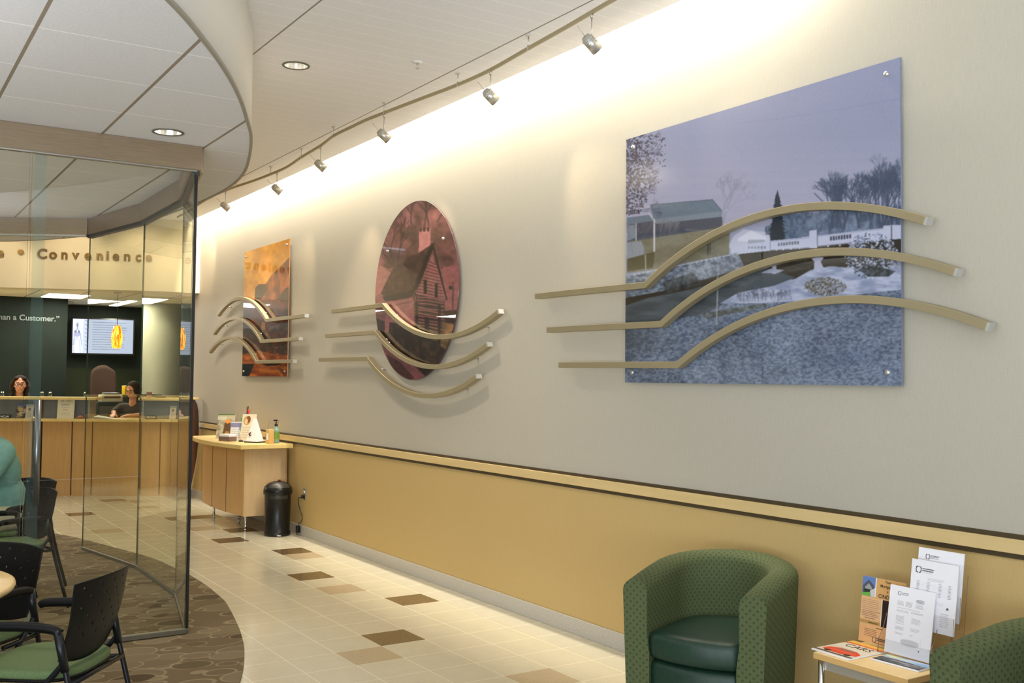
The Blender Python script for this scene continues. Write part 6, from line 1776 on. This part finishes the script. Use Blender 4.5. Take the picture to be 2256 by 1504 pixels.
def teller_two():
    F = Vector((-.70, -.62, -.34)).normalized(); c = Vector((3.345, 15.02, 1.425))
    r = thing('person', 'teller in dark shirt with a name tag leaning over the counter', 'person', (3.42, 15.22, 0))
    hs, HP, HR = head_shapes(c, F)
    O = Vector((3.42, 15.22, 0)); Fb = Vector((-.45, -.89, 0)).normalized(); Lb = Vector((0, 0, 1)).cross(Fb)
    P = lambda l, f, z: O+Lb*l+Fb*f+Vector((0, 0, z))
    R = Matrix((Lb, -Fb, Vector((0, 0, 1)))).transposed(); T = R @ Matrix.Rotation(math.radians(14), 3, 'X')
    torso = [('e', P(0, 0, .72), (.16, .12, .15), R), ('e', P(0, .02, .90), (.155, .115, .18), T), ('e', P(0, .075, 1.08), (.175, .11, .15), T), ('c', P(.15, .11, 1.185), P(-.15, .11, 1.185), .055, .055)]
    neck = [('c', P(0, .12, 1.20), c+Vector((.02, .03, -.06)), .052, .050)]
    hl, hr_ = Vector((3.19, 14.72, 1.082)), Vector((3.045, 14.86, 1.082))
    sl, sr = P(.185, .11, 1.16), P(-.185, .11, 1.16)
    el, er = Vector((3.46, 14.83, 1.092)), Vector((3.12, 15.12, 1.12))
    wl, wr = Vector((3.275, 14.73, 1.080)), Vector((3.095, 14.96, 1.085))
    arms = [('c', sl, el, .048, .040), ('c', el, wl, .038, .027), ('c', sr, er, .048, .040), ('c', er, wr, .038, .027)]
    hands = hand_shapes(wl, hl-wl, (0, 0, 1), 1, .5)+hand_shapes(wr, hr_-wr, (0, 0, 1), -1, .5)
    legs = []
    for s in (1, -1):
        hp, an = P(.09*s, 0, .66), P(.10*s, .02, .09)
        legs += [('c', hp, P(.095*s, .03, .42), .085, .060), ('c', P(.095*s, .03, .42), an, .056, .04), ('c', an, an+Fb*.14+Vector((0, 0, -.045)), .036, .03)]
    blob('body', hs+torso+neck+arms+hands+legs, M['skin'], r, .0095, 5)
    g = lambda sh, k: [(x[0], x[1], tuple(v+k for v in x[2]), x[3]) if x[0] == 'e' else ('c', x[1], x[2], x[3]+k, x[4]+k) for x in sh]
    blob('shirt', g(torso, .012)+[('c', a[1], a[1].lerp(a[2], .85), a[3]+.016, a[4]+.016) for a in (arms[0], arms[2])], M['brown_shirt'], r, .011, 6)
    blob('trousers', g(legs, .01)+[('e', P(0, .0, .68), (.168, .13, .10), R)], M['black_plastic'], r, .014, 5)
    hair = [('e', HP(0, -.030, .042), (.088, .100, .090), HR), ('e', HP(.02, -.085, .0), (.07, .05, .08), HR), ('e', HP(.0, -.09, -.06), (.05, .04, .06), HR), ('e', HP(.065, .0, .0), (.024, .06, .06), HR), ('e', HP(-.065, -.01, .0), (.024, .05, .06), HR)]
    blob('hair', hair, M['hair'], r, .009, 4)
    face_parts(HP, HR, r)
    m = MB(); c0 = P(.01, .198, 1.085)
    m.rbox((-.035, -.004, -.011), (.035, .004, .011), .002, 2, 0, Matrix.Translation(c0) @ T.to_4x4())
    o = m.build('name_tag', mat('pale gold tag', srgb(206, 186, 120), .4), None); o.parent = r; o.matrix_parent_inverse = Matrix.Translation(-Vector(r.location))
teller_two()

# ------------------------------------------------------------------ camera
H = 1.63713
yaw, pitch, roll, fpx = 0.5763997, 0.0372449, 0.0096267, 2233.55
f = Vector((math.sin(yaw)*math.cos(pitch), math.cos(yaw)*math.cos(pitch), math.sin(pitch)))
r = Vector((math.cos(yaw), -math.sin(yaw), 0)); u = r.cross(f)
r2 = r*math.cos(roll)+u*math.sin(roll); u2 = -r*math.sin(roll)+u*math.cos(roll)
cd = bpy.data.cameras.new('camera'); cam = bpy.data.objects.new('camera', cd); COL.objects.link(cam)
cd.sensor_width = 36; cd.lens = fpx/2256*36; cd.clip_start = .05; cd.clip_end = 100
cam.matrix_world = Matrix(((r2.x, u2.x, -f.x, 0), (r2.y, u2.y, -f.y, 0), (r2.z, u2.z, -f.z, H), (0, 0, 0, 1)))
S.camera = cam

# ------------------------------------------------------------------ light
def area(name, loc, size, sy, energy, col, direction=(0, 0, -1), spread=None):
    L = bpy.data.lights.new(name, 'AREA'); L.shape = 'RECTANGLE'; L.size = size; L.size_y = sy; L.energy = energy; L.color = col
    if spread: L.spread = spread
    o = bpy.data.objects.new(name, L); COL.objects.link(o); o.location = loc
    o.rotation_euler = Vector(direction).to_track_quat('-Z', 'Y').to_euler()
    return o
W = bpy.data.worlds.new('World'); S.world = W; W.use_nodes = True
bg = W.node_tree.nodes['Background']; bg.inputs[0].default_value = (.80, .90, 1.0, 1); bg.inputs[1].default_value = K_WORLD = 1.6
# daylight through the shop window behind the camera
area('window_daylight', (-2.25, -4.22, 1.75), 4.6, 2.6, 34, (.82, .91, 1.0), (.2, 1, .1))
area('window_daylight', (-5.02, -.85, 1.75), 5.4, 2.6, 24, (.82, .91, 1.0), (1, .25, .1))
# upward fill added at the windows to brighten the ceilings
area('upward_fill', (-2.25, -4.22, 1.3), 4.6, 1.6, 112, (.82, .91, 1.0), (.47, 1, .42), math.radians(75))
area('upward_fill', (-5.02, -.85, 1.3), 5.4, 1.6, 58, (.82, .91, 1.0), (1, .62, .34), math.radians(75))
# fluorescent strips in the cove above the wall
y = 3.3
while y < 14.0:
    area('cove_tube', (3.845, y+.6, 4.02), .05, 1.15, 52, (1, .90, .74), (.45, 0, -.9)).rotation_euler
    y += 1.25
for o in bpy.data.objects:
    if o.type == 'LIGHT' and o.name.startswith('cove_tube'):
        o.rotation_euler = (0, math.radians(-26), 0)
# recessed downlights (the two in view and the rest of the lobby rows)
def can_light(x, y, z, e, col=(1, .88, .72)):
    L = bpy.data.lights.new('can_lamp', 'SPOT'); L.energy = e; L.color = col; L.spot_size = math.radians(110); L.spot_blend = .7; L.shadow_soft_size = .09 if y < 8 else .3
    o = bpy.data.objects.new('can_lamp', L); COL.objects.link(o); o.location = (x, y, z-.012)
for x, y in ((2.467, 6.519), (2.9, 8.6), (2.9, 10.6), (2.9, 12.6)): can_light(x, y, ZC, 110 if y < 8 else 150)  # last three are unseen, added to brighten the far wall
for x, y in ((1.556, 6.228), (.3, 8.4), (-1.2, 6.2), (1.2, 9.6), (-1.2, 9.6), (.2, 4.4), (.4, 11.6), (-2.8, 8)): can_light(x, y, ZS, 60 if y < 8 else 90)
# warm spots grazing the lettered bulkhead
for x, y in ((1.2, 13.9), (2.1, 13.55), (2.95, 13.2), (3.6, 13.0), (.2, 14.1)):
    L = bpy.data.lights.new('bulkhead_spot', 'SPOT'); L.energy = 29; L.color = (1, .77, .50); L.spot_size = math.radians(75); L.spot_blend = .7; L.shadow_soft_size = .04
    o = bpy.data.objects.new('bulkhead_spot', L); COL.objects.link(o); o.location = (x, y, 3.6)
    o.rotation_euler = Vector((.25, .75, -.5)).to_track_quat('-Z', 'Y').to_euler()
# unseen lamps without fixtures, added to lift the ceilings of lobby and office
for x, y, z, e, c in ((-.95, 4.3, 2.2, 30, (.97, .98, 1.0)), (-1.6, 7.6, 2.0, 46, (1, .95, .84)), (-1.6, 10.2, 2.0, 34, (1, .95, .84)), (1.0, -.8, 2.5, 76, (.97, .98, 1.0))):
    area('ceiling_fill', (x, y, z), .3, 1.2, e, c, (0, 0, 1))
# general fill added over the lobby behind the camera, no fixtures
for x, y in ((-2.6, .5), (-2.6, -2.2)):
    area('lobby_fill', (x, y, ZC-.02), .6, 1.2, 34, (.97, .97, 1))
for x, y in ((-1.5, 15.9), (.6, 16.1)):
    area('teller_troffer', (x, y, ZT-.02), .6, 1.2, 72, (1, .93, .80))
# unseen spot over the column, without a fixture
L = bpy.data.lights.new('column_wash', 'SPOT'); L.energy = 16; L.color = (1, .93, .78); L.spot_size = math.radians(60); L.spot_blend = .8; L.shadow_soft_size = .05
o = bpy.data.objects.new('column_wash', L); COL.objects.link(o); o.location = (3.95, 15.9, ZT-.02); o.rotation_euler = Vector((.2, .8, -.9)).to_track_quat('-Z', 'Y').to_euler()

# ------------------------------------------------------------------ view
S.view_settings.view_transform = 'Standard'; S.view_settings.look = 'None'; S.view_settings.gamma = 1; S.view_settings.use_curve_mapping = False
S.view_settings.exposure = 0.06
try:
    S.cycles.use_denoising = True
    S.cycles.transparent_max_bounces = 24; S.cycles.max_bounces = 10; S.cycles.diffuse_bounces = 5; S.cycles.glossy_bounces = 5
    S.cycles.sample_clamp_indirect = 6
except Exception: pass
